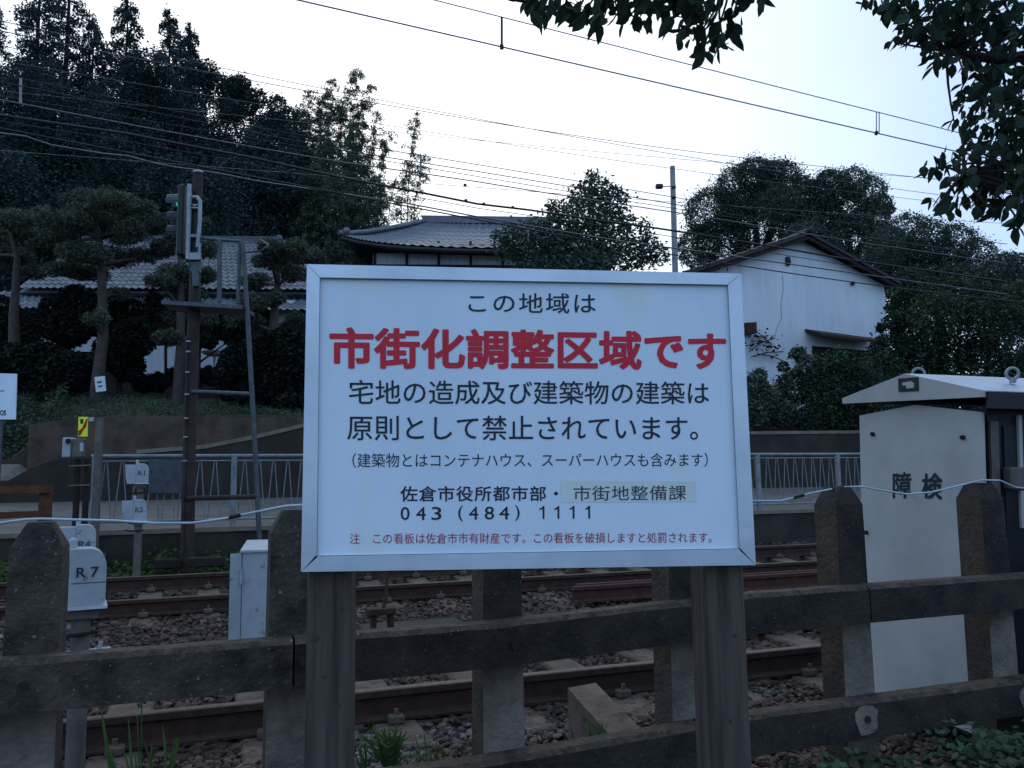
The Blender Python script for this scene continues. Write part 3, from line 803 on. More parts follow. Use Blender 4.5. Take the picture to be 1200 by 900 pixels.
# ------------------------------------------------------------------ track circuit boxes on short poles
def track_box(label, text, px, py, Y, pole_bottom, sc=1.0, yaw=8, txt=(0.3, 0.78, 0.42, 0.62), big=False):
    """px, py: pixel of the box's lower flange centre"""
    b = P(px, py, Y)
    X = Vector((cos(radians(yaw)), sin(radians(yaw)), 0)); Yv = Vector((-X.y, X.x, 0)); Z = Vector((0, 0, 1))
    root = thing('track_circuit_box', label, 'signal box', Vector((b.x, b.y, pole_bottom)), 'grey track circuit boxes on poles')
    def L(x, y, z): return b + X * x * sc + Yv * y * sc + Z * z * sc
    # lid: flat front with rounded upper right corner
    prof = [(-0.01, 0.0), (0.135, 0.0), (0.145, 0.02), (0.145, 0.16)]
    prof += [(0.075 + 0.07 * cos(a), 0.175 + 0.085 * sin(a)) for a in [radians(d) for d in (10, 25, 40, 55, 70, 85)]] + [(-0.01, 0.262)]
    mb = MB(); mb.slab([L(x, -0.085, z) for x, z in prof], Yv * 0.19 * sc)
    lid = mb.build('lid', m_greybox, root)
    mb = MB(); mb.slab([L(x, -0.075, z) for x, z in ((-0.115, -0.01), (-0.012, -0.01), (-0.012, 0.245), (-0.145, 0.245), (-0.135, 0.10))], Yv * 0.17 * sc)
    mb.build('hood', m_greybox, root)
    mb = MB(); mb.tube([L(0.0, 0, 0.24), L(0.0, 0, 0.29)], 0.018 * sc, 10); mb.ball(L(0, 0, .292), .019 * sc)
    mb.build('knob', m_greybox, lid)
    mb = MB(); mb.box(L(-0.01, -0.1, -0.014), X * 0.165 * sc, Yv * 0.22 * sc, Z * 0.013 * sc)
    mb.build('flange', m_whitewall, lid)
    mb = MB(); mb.box(L(0.0, -0.0865, 0.104), X * 0.142 * sc, Yv * 0.003, Z * 0.004 * sc)
    mb.build('seam', m_ink2, lid)
    mb = MB()
    mb.tube([Vector((b.x, b.y, pole_bottom)) + X * .05 * sc, L(0.05, 0, -0.012)], 0.042 * sc, 14)
    pole = mb.build('pole', m_greypole, root)
    mb = MB(); mb.box(L(-0.02, -0.06, -0.06), X * 0.14 * sc, Yv * 0.12 * sc, Z * 0.045 * sc)
    mb.tube([L(-.06, 0, -.035), L(-.02, 0, -.035)], .012 * sc, 8)
    mb.build('bracket', m_greypole, pole)
    mb = MB(); mb.tube([L(-.1, -.03, -.12), L(-.03, -.05, -.135), L(.05, -.06, -.13), L(.12, -.04, -.125)], .009 * sc, 6)
    mb.build('conduit', m_iron, pole)
    x0, x1, z0, z1 = txt
    put_text(text, [L(x0, -0.0885, z1), L(x1, -0.0885, z1), L(x1, -0.0885, z0), L(x0, -0.0885, z0)], m_ink if text == 'R 7' else m_ink2, lid, fat=0.012)
    return root, L, X, Yv, pole
r7, L7, X7, Y7, pole7 = track_box('grey box marked R7 on a pole just behind the left fence post', 'R 7', 82, 709, 3.45, -1.3, 0.87, 28, (0.02, 0.112, 0.132, 0.178))
mb = MB()
mb.bevbox(L7(-0.03, -0.05, -0.195), 0.035, 0.04, 0.05, .006, X7); mb.box(L7(-.075, -.07, -.225), X7 * .22, Y7 * .06, Vector((0, 0, .016)))
mb.tube([L7(.13, -.05, -.22), L7(.135, -.05, -.17)], .01, 6)
mb.build('clamp', m_greybox, pole7)
track_box('small grey box marked R4, partly hidden behind the larger R7 box', 'R4', 90, 650, 6.1, -1.3, 0.82, 27, (0.01, 0.105, 0.06, 0.125))
track_box('grey box marked R1 on the taller pole before the pale guard fence', 'R1', 160, 566, 10.9, -1.3, 0.98, 24, (0.01, 0.1, 0.10, 0.165))
track_box('grey box marked R2 in front of and below box R1', 'R2', 157, 609.5, 10.4, -1.3, 0.98, 24, (0.01, 0.1, 0.10, 0.165))

# small grey steel cabinet between the tracks
b0 = P(284, 648, 5.7)
e_u = Vector((cos(radians(8)), sin(radians(8)), 0)); e_v = Vector((-e_u.y, e_u.x, 0))
cb = thing('steel_cabinet', 'small pale grey steel cabinet standing between the tracks behind the fence', 'cabinet', Vector((b0.x, b0.y, -1.3)) + e_u * .15)
def Lc(x, y, z): return b0 + e_u * x + e_v * y + Vector((0, 0, z))
mb = MB(); mb.box(Lc(0.003, 0, -0.85), e_u * 0.38, e_v * 0.22, Vector((0, 0, 0.85))); mb.build('body', m_greybox, cb)
mb = MB(); mb.hexa([Lc(-.012, -.015, .003), Lc(.40, -.015, .003), Lc(.40, .24, .003), Lc(-.012, .24, .003), Lc(-.012, -.015, .018), Lc(.40, -.015, .018), Lc(.40, .24, .07), Lc(-.012, .24, .07)])
mb.build('lid', m_greybox, cb)
mb = MB(); mb.slab([Lc(-.068, -.055, -.85), Lc(-.003, -.004, -.85), Lc(-.003, -.004, -.002), Lc(-.068, -.055, -.002)], (e_v * .02))
dd_ = mb.build('door', m_greybox, cb)
mb = MB()
for z in (-.16, -.62):
    mb.tube([Lc(-.004, -.012, z - .05), Lc(-.004, -.012, z + .05)], .011, 8); mb.box(Lc(.003, -.004, z - .03), e_u * .05, e_v * .004, Vector((0, 0, .06)))
mb.build('hinge', m_greybox, dd_)

# rusty iron stand between the tracks
st0 = P(450, 745, 6.6)
stn = thing('iron_stand', 'rusty iron stand with an upright rod on the ballast under the sign', 'stand', Vector((st0.x, st0.y, -1.27)))
mb = MB(); b_ = P(446, 716, 6.6)
mb.bevbox(b_, 0.22, 0.14, 0.05, .006, D); mb.build('top_plate', m_rail, stn)
for sx in (-.075, .06):
    mb = MB(); mb.box(b_ + D * sx + N * -.05 + Vector((0, 0, -.18)), D * .035, N * .09, Vector((0, 0, .155))); mb.build('leg', m_rail, stn)
mb = MB(); mb.tube([b_ + D * .02 + Vector((0, 0, .02)), b_ + D * .045 + Vector((0, 0, .1)), b_ + D * .05 + Vector((0, 0, .36))], .013, 8); mb.build('rod', m_rustrail, stn)
# flat concrete slab cover beside it
mb = MB(); c0 = P(490, 738, 6.9); mb.bevbox(Vector((c0.x, c0.y, -1.225)), 0.85, 0.75, 0.06, .01, D)
tag(mb.build('cover_slab', m_wallc, None), 'flat grey concrete cover slab on the ballast by the iron stand', 'slab')

# ------------------------------------------------------------------ mossy retaining wall and pale guard fence
WS = 13.38
def wall_strip(pts, th, m, name, label, cat, cap=None):
    """pts: (t, s, z bottom, z top)"""
    mb = MB()
    for (t0, s0, b0, c0), (t1, s1, b1, c1) in zip(pts, pts[1:]):
        mb.hexa([TS(t0, s0, b0), TS(t1, s1, b1), TS(t1, s1 + th, b1), TS(t0, s0 + th, b0), TS(t0, s0, c0), TS(t1, s1, c1), TS(t1, s1 + th, c1), TS(t0, s0 + th, c0)])
    if cap is None:
        return tag(mb.build(name, m, None), label, cat)
    r = thing(name, label, cat, TS(sum(p[0] for p in pts) / len(pts), pts[0][1], pts[0][2]))
    mb.build('wall_face', m, r)
    mb = MB()
    for (t0, s0, b0, c0), (t1, s1, b1, c1) in zip(pts, pts[1:]):
        mb.hexa([TS(t0, s0 - .03, c0 + .002), TS(t1, s1 - .03, c1 + .002), TS(t1, s1 + th, c1 + .002), TS(t0, s0 + th, c0 + .002), TS(t0, s0 - .03, c0 + .07), TS(t1, s1 - .03, c1 + .07), TS(t1, s1 + th, c1 + .07), TS(t0, s0 + th, c0 + .07)])
    mb.build('kerb', cap, r)
    return r
wall_strip([(-9, WS, -1.6, -0.74), (60, WS, -1.6, -0.74)], 0.22, m_wallc, 'retaining_wall', 'low mossy concrete retaining wall under the pale guard fence', 'wall', m_wallcap)
gtt = [PS(x, 560, WS + .1).dot(D) for x in (106, 1040)]
GS = WS + 0.1
T0 = gtt[0]
gf_ = thing('guard_fence', 'long pale metal guard fence with zigzag bars on top of the mossy wall', 'fence', TS(2, GS, -0.67))
GT, GB = 0.40, -0.56
mb = MB()
mb.tube([TS(T0, GS, GT), TS(T0 + 26, GS, GT)], 0.026, 8); mb.build('top_rail', m_whitefence, gf_)
mb = MB(); mb.tube([TS(T0, GS, GB), TS(T0 + 26, GS, GB)], 0.018, 8); mb.build('bottom_rail', m_whitefence, gf_)
mb = MB(); mb.tube([TS(T0, GS, GT - .075), TS(T0 + 26, GS, GT - .075)], 0.012, 6); mb.build('middle_rail', m_whitefence, gf_)
k = 0
while k < 14:
    t = T0 + 0.05 + 1.92 * k
    mb = MB(); mb.box(TS(t - .035, GS - .03, -.68), D * (.085 if k else .13), N * .06, Vector((0, 0, GT + .68 if k else GT + .70))); mb.build('post', m_whitefence, gf_)
    k += 1
x = T0 + 0.2; nb = 0
while x < T0 + 17.5 and nb < 98:
    near_post = abs(((x - T0 - .05 + .96) % 1.92) - .96) < .09
    if not near_post:
        mb = MB()
        mb.tube([TS(x - .09, GS + .004, GB), TS(x - .012, GS + .004, GT - .06)], .0085, 5)
        mb.tube([TS(x + .09, GS - .004, GB), TS(x + .012, GS - .004, GT - .06)], .0085, 5)
        mb.build('zigzag_bar', m_whitefence, gf_); nb += 1
    x += 0.215
# grey panel fixed on the fence
pa = [PS(174, 538, GS - .06), PS(213, 538, GS - .06), PS(213, 578, GS - .06), PS(174, 578, GS - .06)]
mb = MB(); mb.slab(pa, N * 0.02); mb.build('notice_panel', m_galvd, gf_)

# ramp wall and brown stone wall behind the road
ptsw = []
for x, y in pxs:
    v = PS(x, y, 17.3); ptsw.append((v.dot(D), 17.3, -0.85, v.z))
wall_strip(ptsw, 0.25, m_wallc, 'ramp_wall', 'dark concrete wall rising beside the ramp behind the guard fence', 'wall')
mb = MB(); kt = [p for p in ptsw if p[0] > -1.4]
for (t0, s0, b0, c0), (t1, s1, b1, c1) in zip(kt, kt[1:]):
    mb.hexa([TS(t0, s0 - .02, c0 + .002), TS(t1, s1 - .02, c1 + .002), TS(t1, s1 + .2, c1 + .002), TS(t0, s0 + .2, c0 + .002), TS(t0, s0 - .02, c0 + .08), TS(t1, s1 - .02, c1 + .08), TS(t1, s1 + .2, c1 + .08), TS(t0, s0 + .2, c0 + .08)])
tag(mb.build('ramp_kerb', m_wallcap, None), 'pale concrete kerb along the edge of the rising ramp road', 'kerb')
mb = MB()
pxs2 = [(34, 497), (62, 493), (90, 490), (150, 488), (215, 487), (275, 489), (345, 489)]
ptsu = []
for x, y in pxs2:
    v = PS(x, y, 19.8); t = v.dot(D); ptsu.append((t, 19.8, lerp_tab(RAMP, t) - .4, v.z))
ptsu.append((14, 19.8, .6, 1.62)); ptsu.append((40, 19.8, .6, 1.62))
wall_strip(ptsu, 0.3, m_wallb, 'stone_wall', 'brown earth coloured stone wall below the pine garden', 'wall')

# ------------------------------------------------------------------ level crossing furniture on the left
bY = 11.3
bp0 = P(112, 640, bY)
eb = thing('emergency_button', 'grey post with fluorescent yellow warning plate and small grey box by the guard fence', 'emergency button', Vector((bp0.x, bp0.y, -1.3)))
mb = MB()
a, b = P(105.5, 640, bY), P(113, 640, bY); tp = P(112, 489, bY)
mb.box(Vector((a.x, a.y, -1.3)), Vector((b.x - a.x, 0, 0)), Vector((0, .06, 0)), Vector((0, 0, tp.z + 1.3))); mb.build('post', m_greypole, eb)
mb = MB(); y_ = bY - .035
mb.slab([P(92, 488.5, y_), P(103, 488.5, y_), P(102.3, 511.5, y_), P(91.3, 511.5, y_)], (0, .012, 0)); yp = mb.build('plate', m_yellow, eb)
mb = MB(); y_ -= .003
mb.slab([P(94, 491, y_), P(97.5, 491, y_), P(97.5, 496.5, y_), P(94, 496.5, y_)], (0, .002, 0)); mb.build('symbol', m_ink, yp)
mb = MB(); mb.slab([P(101, 491, y_), P(102.6, 490.5, y_), P(101, 500, y_), P(97, 505, y_), P(94.5, 510, y_), P(91.8, 511, y_), P(91.8, 505, y_), P(96, 502, y_)], (0, .002, 0)); mb.build('arrow', m_warnred, yp)
mb = MB(); mb.slab([P(104, 489, bY - .04), P(109, 489, bY - .04), P(109, 493.5, bY - .04), P(104, 493.5, bY - .04)], (0, .03, 0)); mb.build('lamp', m_greybox, eb)
mb = MB(); mb.bevbox(P(81, 524.5, bY), .115, .16, .27, .012); bx_ = mb.build('button_box', m_greybox, eb)
mb = MB(); mb.tube([P(80, 517, bY - .075), P(80, 517, bY - .12)], .036, 12); mb.build('button', m_iron, bx_)
mb = MB(); a = P(93, 525, bY - .02); mb.bevbox(a, .14, .12, .26, .012); mb.build('control_box', m_greypole, eb)
mb = MB(); a = P(96, 524, bY - .085); mb.box(a - Vector((.03, 0, .06)), (.05, 0, 0), (0, .004, 0), (0, 0, .12)); mb.build('dial', m_greybox, eb)
for xp in (83, 94):
    mb = MB(); a = P(xp, 640, bY + .05); z1 = P(xp, 538, bY).z
    mb.box(Vector((a.x, a.y, -1.3)), (.06, 0, 0), (0, .06, 0), (0, 0, z1 + 1.3)); mb.build('stake', m_darkwood, eb)
mb = MB()
for yp_ in (547, 570):
    a, b = P(81, yp_, bY), P(108, yp_ - 1, bY); mb.box(a - Vector((0, .02, 0)), b - a, (0, .02, 0), (0, 0, .022))
mb.build('strap', m_greypole, eb)

rY = 9.6
rb = thing('crossing_barrier', 'rusty orange two rail barrier at the left edge of the photo', 'barrier', P(45, 640, rY) * 1.0)
rb.location.z = -1.28
mb = MB(); a, b = P(-120, 571, rY - .5), P(58, 569, rY); mb.box(a, b - a, (0, .07, 0), (0, 0, -.085)); mb.build('upper_beam', m_rustbeam, rb)
mb = MB(); a, b = P(-120, 605, rY - .5), P(56, 598, rY); mb.box(a, b - a, (0, .07, 0), (0, 0, -.075)); mb.build('lower_beam', m_rustbeam, rb)
mb = MB(); a, b = P(46, 569, rY + .02), P(57, 569, rY + .02); mb.box(Vector((a.x, a.y, -1.28)), (b.x - a.x, 0, 0), (0, .1, 0), (0, 0, a.z + 1.28 - .004)); mb.build('post', m_rustbeam, rb)

sY = 13.0
sg = thing('street_sign', 'white sign with small dark lettering cut off by the left edge', 'sign', P(2, 560, sY))
sg.location.z = -0.72
mb = MB(); cs = [P(-70, 436, sY), P(19, 438, sY), P(17.5, 491.5, sY), P(-70, 491, sY)]; mb.slab(cs, (0, .03, 0)); sp_ = mb.build('panel', m_board, sg)
put_text('OS', [P(0, 480.5, sY - .004), P(7, 480.5, sY - .004), P(7, 487, sY - .004), P(0, 487, sY - .004)], m_ink, sp_, fat=.03)
mb = MB()
for x0, x1, y0 in ((-30, 5, 457.5),):
    mb.slab([P(x0, y0, sY - .004), P(x1, y0, sY - .004), P(x1, y0 + 1, sY - .004), P(x0, y0 + 1, sY - .004)], (0, .002, 0))
mb.build('line', m_redsm, sp_)
for xx in (1, -45):
    mb = MB(); a = P(xx, 500, sY + .05); mb.tube([Vector((a.x, a.y, -.72)), Vector((a.x, a.y, P(0, 445, sY).z))], .035, 8); mb.build('post', m_galvd, sg)

# ------------------------------------------------------------------ railway signal mast
gY = 11.7
def S(x, y, dy=0.0): return P(x, y, gY + dy)
mbase = S(219.5, 660)
sm_ = thing('railway_signal', 'tall rusty railway signal mast with pale ladder frame and green light', 'railway signal', Vector((mbase.x, mbase.y, -1.35)))
mb = MB(); mb.tube([Vector((mbase.x, mbase.y, -1.35)), S(222, 520), S(228, 350), S(232, 203)], [.095, .088, .08, .07], 12); mast = mb.build('mast', m_polesteel, sm_)
mb = MB(); mb.tube([S(232, 203), S(232, 200)], [.08, .06], 12); mb.build('cap', m_pole, mast)
mb = MB()                                    # conduit with clips on the mast's left
mb.tube([S(213, 650, -.12), S(217, 520, -.1), S(219, 395, -.1)], .02, 6); mb.build('conduit', m_polesteel, mast)
mb = MB()
for y in (400, 412, 436, 462, 490, 512, 540):
    mb.cbox(S(221 - (y - 400) * .03, y, -.11), .06, .025, .02)
mb.build('clip', m_galv, mast)
# ladder frame at the head
mb = MB()
mb.tube([S(222, 216, -.15), S(221, 260, -.15), S(220, 304, -.15)], .034, 8)
mb.tube([S(233, 304, -.15), S(234, 285, -.15)] , .022, 8)
mb.tube([S(226, 231, -.15), S(231, 231, -.15), S(234.5, 236, -.15), S(234, 262, -.15), S(231.5, 290, -.15)], .030, 8)
for y in (240, 243.5, 275.5, 277): mb.tube([S(222, y, -.15), S(233, y + .5, -.15)], .016, 6)
mb.tube([S(223, 239, -.15), S(229, 242, -.15)], .016, 6)
mb.box(S(221, 304, -.17), (.16, 0, 0), (0, .06, 0), (0, 0, .10))
mb.build('ladder_frame', m_galv, sm_)
mb = MB(); mb.box(S(223, 300, -.09), (.105, 0, 0), (0, .05, 0), (0, 0, .80)); mb.build('back_plate', m_dark, sm_)
mb = MB(); mb.box(S(223, 318, -.12), (.12, 0, 0), (0, .1, 0), (0, 0, .14)); mb.tube([S(230, 336, -.1), S(229, 318, -.1)], .05, 8); mb.build('bracket', m_galvd, sm_)
# signal head seen from the side: back plate and three hooded lenses facing left
mb = MB(); mb.bevbox(S(217.5, 262, .05), .10, .42, 1.05, .02); head = mb.build('signal_head', m_dark, sm_)
for y, lit in ((237, True), (257, False), (273, False)):
    mb = MB(); c = S(214, y, .05)
    n = 12; L0 = []; 
    for xx, rr in ((0.0, .125), (-0.2, .118)):
        for i in range(n):
            a = radians(-20 + 220 * i / (n - 1)); L0.append(c + Vector((xx, cos(a) * rr, sin(a) * rr)))
    for xx, rr in ((0.0, .117), (-0.2, .11)):
        for i in range(n):
            a = radians(-20 + 220 * i / (n - 1)); L0.append(c + Vector((xx, cos(a) * rr, sin(a) * rr)))
    mb.add(L0, [(i, i + 1, n + i + 1, n + i) for i in range(n - 1)] + [(2 * n + i, 3 * n + i, 3 * n + i + 1, 2 * n + i + 1) for i in range(n - 1)] + [(n + i, n + i + 1, 3 * n + i + 1, 3 * n + i) for i in range(n - 1)])
    mb.build('visor', m_galvd if lit else m_ink, head)
    mb = MB(); mb.ball(c + Vector((-.035, -.03, -.03)), (.045, .06, .06), 12, 6); mb.build('lens', m_green if lit else m_ink, head)
# service platform and raking leg
mb = MB(); a, b = S(189, 352, -.35), S(284, 358, -.2)
mb.box(a - Vector((0, 0, .05)), b - a, (0, .55, 0), (0, 0, .055)); mb.build('platform', m_galvd, sm_)
mb = MB()
mb.tube([S(257, 354, -.1), S(257.5, 282, -.1)], .036, 8); mb.tube([S(279, 356, -.1), S(281, 284, -.1)], .03, 8)
mb.tube([S(236, 279, -.1), S(257, 281, -.1), S(284, 283, -.1)], .022, 8)
mb.build('handrail', m_galvd, sm_)
mb = MB(); mb.tube([S(284, 282, -.15), S(289.5, 360, -.12), S(297, 490, -.1), S(307, 690, -.05)], .036, 10); mb.build('raking_leg', m_galvd, sm_)
mb = MB(); mb.tube([S(225, 459, -.1), S(296, 462, -.1)], .03, 8); mb.build('strut', m_galvd, sm_)
mb = MB(); mb.tube([S(219, 584, -.1), S(303, 582, -.08)], .034, 8); mb.build('strut', m_polesteel, sm_)
mb = MB(); mb.tube([S(305, 281, -.1), S(315, 287, -.25), S(306, 294, -.35), S(286, 296, -.2)], .014, 6); mb.build('hoop', m_galvd, sm_)

# ------------------------------------------------------------------ utility pole
uY = 31
ub = P(790, 330, uY); ut = P(788, 195, uY)
up_ = thing('utility_pole', 'slim pale concrete utility pole between the middle tree and the white storehouse', 'utility pole', Vector((ub.x, ub.y, 2.0)))
mb = MB(); mb.tube([Vector((ub.x, ub.y, 2.0)), Vector((ut.x, ut.y, ut.z))], [.14, .10], 12); mb.build('pole', m_pole, up_)
mb = MB(); mb.tube([P(772, 219, uY), P(788, 218, uY)], .02, 6); mb.build('arm', m_galvd, up_)
mb = MB(); mb.bevbox(P(772.5, 218.5, uY), .28, .2, .17, .03); mb.build('junction_box', m_dark, up_)
mb = MB()
for y in (219, 231): mb.tube([P(786.5, y, uY - .14), P(792, y, uY - .14)], .05, 6)
mb.build('band', m_galvd, up_)

# ------------------------------------------------------------------ houses
def tiled(mb, e0, e1, r1, r0, cols, rows, amp=0.05):
    """tiled roof slope from eave (e0 to e1) up to ridge (r0 to r1)"""
    nrm = (e1 - e0).cross(r0 - e0).normalized()
    if nrm.z < 0: nrm = -nrm
    prof = [0, .55, 1.0, .55, 0, -.25]
    nx = cols * len(prof); vs = []
    for j in range(rows):
        for w, lift in ((j / rows, .5), ((j + 0.97) / rows, -.1)):
            for i in range(nx + 1):
                u = i / nx
                p = (e0 * (1 - u) + e1 * u) * (1 - w) + (r0 * (1 - u) + r1 * u) * w
                vs.append(p + nrm * amp * (prof[i % len(prof)] + lift))
    m_ = nx + 1
    fs = [(a * m_ + i, a * m_ + i + 1, (a + 1) * m_ + i + 1, (a + 1) * m_ + i) for a in range(2 * rows - 1) for i in range(nx)]
    mb.add(vs, fs)
def boxroof(mb, a, b, r):
    mb.tube([a, b], r, 8)

# left farmhouse
hY = 29.0
h1 = thing('farmhouse', 'low farmhouse with pale grey tiled roof behind the garden pines', 'house', P(200, 460, hY + 3)); h1.location.z = 2.2
e0, e1 = P(20, 338, hY), P(470, 341, hY); r0, r1 = P(112, 281, hY + 4.5), P(326, 282, hY + 4.5)
r1b = P(440, 283, hY + 4.5)
mb = MB(); tiled(mb, P(20, 338, hY), P(384, 340, hY), P(336, 282, hY + 4.5), P(100, 281, hY + 4.5), 44, 14)
mb.slab([e0 + Vector((0, .1, -.12)), P(384, 340, hY) + Vector((0, .1, -.12)), P(336, 282, hY + 4.5) + Vector((0, 0, -.12)), P(100, 281, hY + 4.5) + Vector((0, 0, -.12))], (0, 3.5, -1.0))
rf_ = mb.build('roof', m_tile2, h1)
mb = MB(); a, b = P(98, 280, hY + 4.5), P(327, 281.5, hY + 4.5); mb.box(a - Vector((0, .15, .1)), b - a, (0, .3, 0), (0, 0, .22)); mb.ball(b + Vector((0, 0, .05)), .17); mb.build('ridge', m_galvd, rf_)
mb = MB(); a, b = P(40, 341, hY + .9), P(384, 344, hY + .9); z0 = P(40, 362, hY).z
mb.box(Vector((a.x, hY + .9, z0 - 2.2)), (b.x - a.x, 0, 0), (0, 5, 0), (0, 0, a.z + .3 - z0 + 2.2)); mb.build('wall', m_beige, h1)
mb = MB(); tiled(mb, P(-30, 361, hY - 1.1), P(384, 364, hY - 1.1), P(384, 347, hY + .88), P(-30, 341, hY + .88), 50, 5)
mb.build('lower_roof', m_tile2, h1)
mb = MB(); a = P(-20, 362, hY - .2); b = P(384, 364, hY - .2); mb.box(Vector((a.x, hY - .2, 2.0)), (b.x - a.x, 0, 0), (0, .9, 0), (0, 0, a.z - 2.1)); mb.build('lower_wall', m_darkwood, h1)
for x0, x1, y0, y1 in ((165, 192, 405, 442), (196, 206, 405, 436), (232, 268, 398, 434), (84, 118, 388, 412), (46, 66, 388, 410), (322, 345, 352, 378)):
    mb = MB(); yy = hY - .26
    mb.slab([P(x0, y0, yy), P(x1, y0, yy), P(x1, y1, yy), P(x0, y1, yy)], (0, .05, 0)); mb.build('wall_panel', m_whitewall, h1)
# white washbasin like object in front
wb = P(251, 437, 26.0)
bas = thing('pedestal_basin', 'white pedestal basin in the garden seen just right of the signal mast', 'basin', Vector((wb.x, wb.y, 2.2)))
mb = MB(); mb.tube([P(252, 417, 26.0), P(252, 414, 26.), P(252, 412.5, 26.)], [.22, .40, .42], 14); mb.build('bowl', m_greybox, bas)
mb = MB(); mb.tube([P(251.5, 445, 26.0), P(251.5, 417, 26.0)], .05, 8); mb.build('stem', m_greybox, bas)

# middle house with curved hip roof
mY = 36.0
h2 = thing('tiled_house', 'house with hipped grey tiled roof and white wall band above the sign', 'house', P(580, 330, mY + 3)); h2.location.z = 2.4
def hip_face(mb, eave, ridge, cols, rows, amp=.045):
    """eave: list of points (curved), ridge: same count"""
    nE = 40; rowsn = rows
    def along(pl, u):
        f = u * (len(pl) - 1); i = min(int(f), len(pl) - 2); w = f - i
        return pl[i] * (1 - w) + pl[i + 1] * w
    prof = [0, .6, 1, .6, 0, -.2]; nx = cols * 6; vs = []
    for j in range(rowsn):
        for w, lift in ((j / rowsn, .5), ((j + .97) / rowsn, 0)):
            for i in range(nx + 1):
                u = i / nx; a, b = along(eave, u), along(ridge, u)
                sag = -0.28 * sin(pi * w)
                vs.append(a * (1 - w) + b * w + Vector((0, -.3, 1)).normalized() * (amp * (prof[i % 6] + lift)) + Vector((0, 0, sag)))
    m_ = nx + 1
    mb.add(vs, [(a * m_ + i, a * m_ + i + 1, (a + 1) * m_ + i + 1, (a + 1) * m_ + i) for a in range(2 * rowsn - 1) for i in range(nx)])
eL = [P(399, 275.5, mY), P(418, 280.5, mY), P(440, 284, mY), P(475, 287.5, mY), P(530, 290, mY), P(600, 291.5, mY), P(660, 292, mY), P(720, 288, mY)]
rL = [P(497, 260, mY + 4.5), P(503, 260, mY + 4.5), P(512, 260, mY + 4.5), P(525, 260.5, mY + 4.5), P(548, 261, mY + 4.5), P(585, 261.5, mY + 4.5), P(620, 262, mY + 4.5), P(645, 262, mY + 4.5)]
mb = MB(); hip_face(mb, eL, rL, 34, 8)
bk = [P(399, 275.5, mY) + Vector((.5, 9, 0)), P(720, 288, mY) + Vector((.5, 9, 0))]
mb.slab([eL[0] + Vector((0, .1, -.1)), rL[0] + Vector((0, .0, -.1)), bk[0]], (0.1, 0.1, -.1))
mb.slab([rL[0] - Vector((0, 0, .1)), rL[-1] - Vector((0, 0, .1)), bk[1], bk[0]], (0.0, 0.0, -.1))
mb.slab([eL[-1] + Vector((0, .1, -.1)), bk[1], rL[-1] + Vector((0, .0, -.1))], (0.1, 0.1, -.1))
rf_ = mb.build('roof', m_tile, h2)
mb = MB(); a, b = P(495, 259.5, mY + 4.5), P(648, 261.5, mY + 4.5); mb.box(a - Vector((0, .2, .1)), b - a, (0, .4, 0), (0, 0, .36)); mb.build('ridge', m_tile, rf_)
mb = MB()
hp = [P(397, 272.5, mY - .05), P(408, 273.5, mY + .3), P(430, 271.5, mY + 1.2), P(455, 267.5, mY + 2.4), P(478, 263.2, mY + 3.4), P(497, 258.8, mY + 4.3)]
mb.tube(hp, .12, 8); mb.ball(P(406, 270.8, mY + .1), .17); mb.build('hip_ridge', m_tile, rf_)
mb = MB(); mb.tube([p + Vector((0, .05, -.12)) for p in eL], .10, 6); mb.build('eave_edge', m_tiled, rf_)
mb = MB()
mb.slab([P(420, 285, mY + .3), P(475, 291, mY + .3), P(600, 294, mY + .3), P(715, 293, mY + .3), P(715, 297, mY + 1), P(435, 294, mY + 1.)], (0, 1.5, 0)); mb.build('soffit', m_darkwood, h2)
a, b = P(437, 296, mY + 1.2), P(712, 298, mY + 1.2)
mb = MB(); mb.box(Vector((a.x, mY + 1.2, 2.4)), (b.x - a.x, 0, 0), (0, 7, 0), (0, 0, P(437, 290, mY + 1.2).z - 2.4)); mb.build('wall', m_whitewall, h2)
mb = MB()
for i in range(8):
    xx = 439 + 37.5 * i; a = P(xx, 300, mY + 1.15); mb.box(Vector((a.x - .055, mY + 1.12, 2.4)), (.11, 0, 0), (0, .1, 0), (0, 0, a.z - 1.7))
a, b = P(437, 296, mY + 1.1), P(712, 298, mY + 1.1); mb.box(a - Vector((0, 0, .0)), b - a, (0, .09, 0), (0, 0, .42))
a, b = P(437, 312, mY + 1.1), P(712, 314, mY + 1.1); mb.box(a - Vector((0, 0, .0)), b - a, (0, .085, 0), (0, 0, .10))
mb.build('timber_frame', m_darkwood, h2)

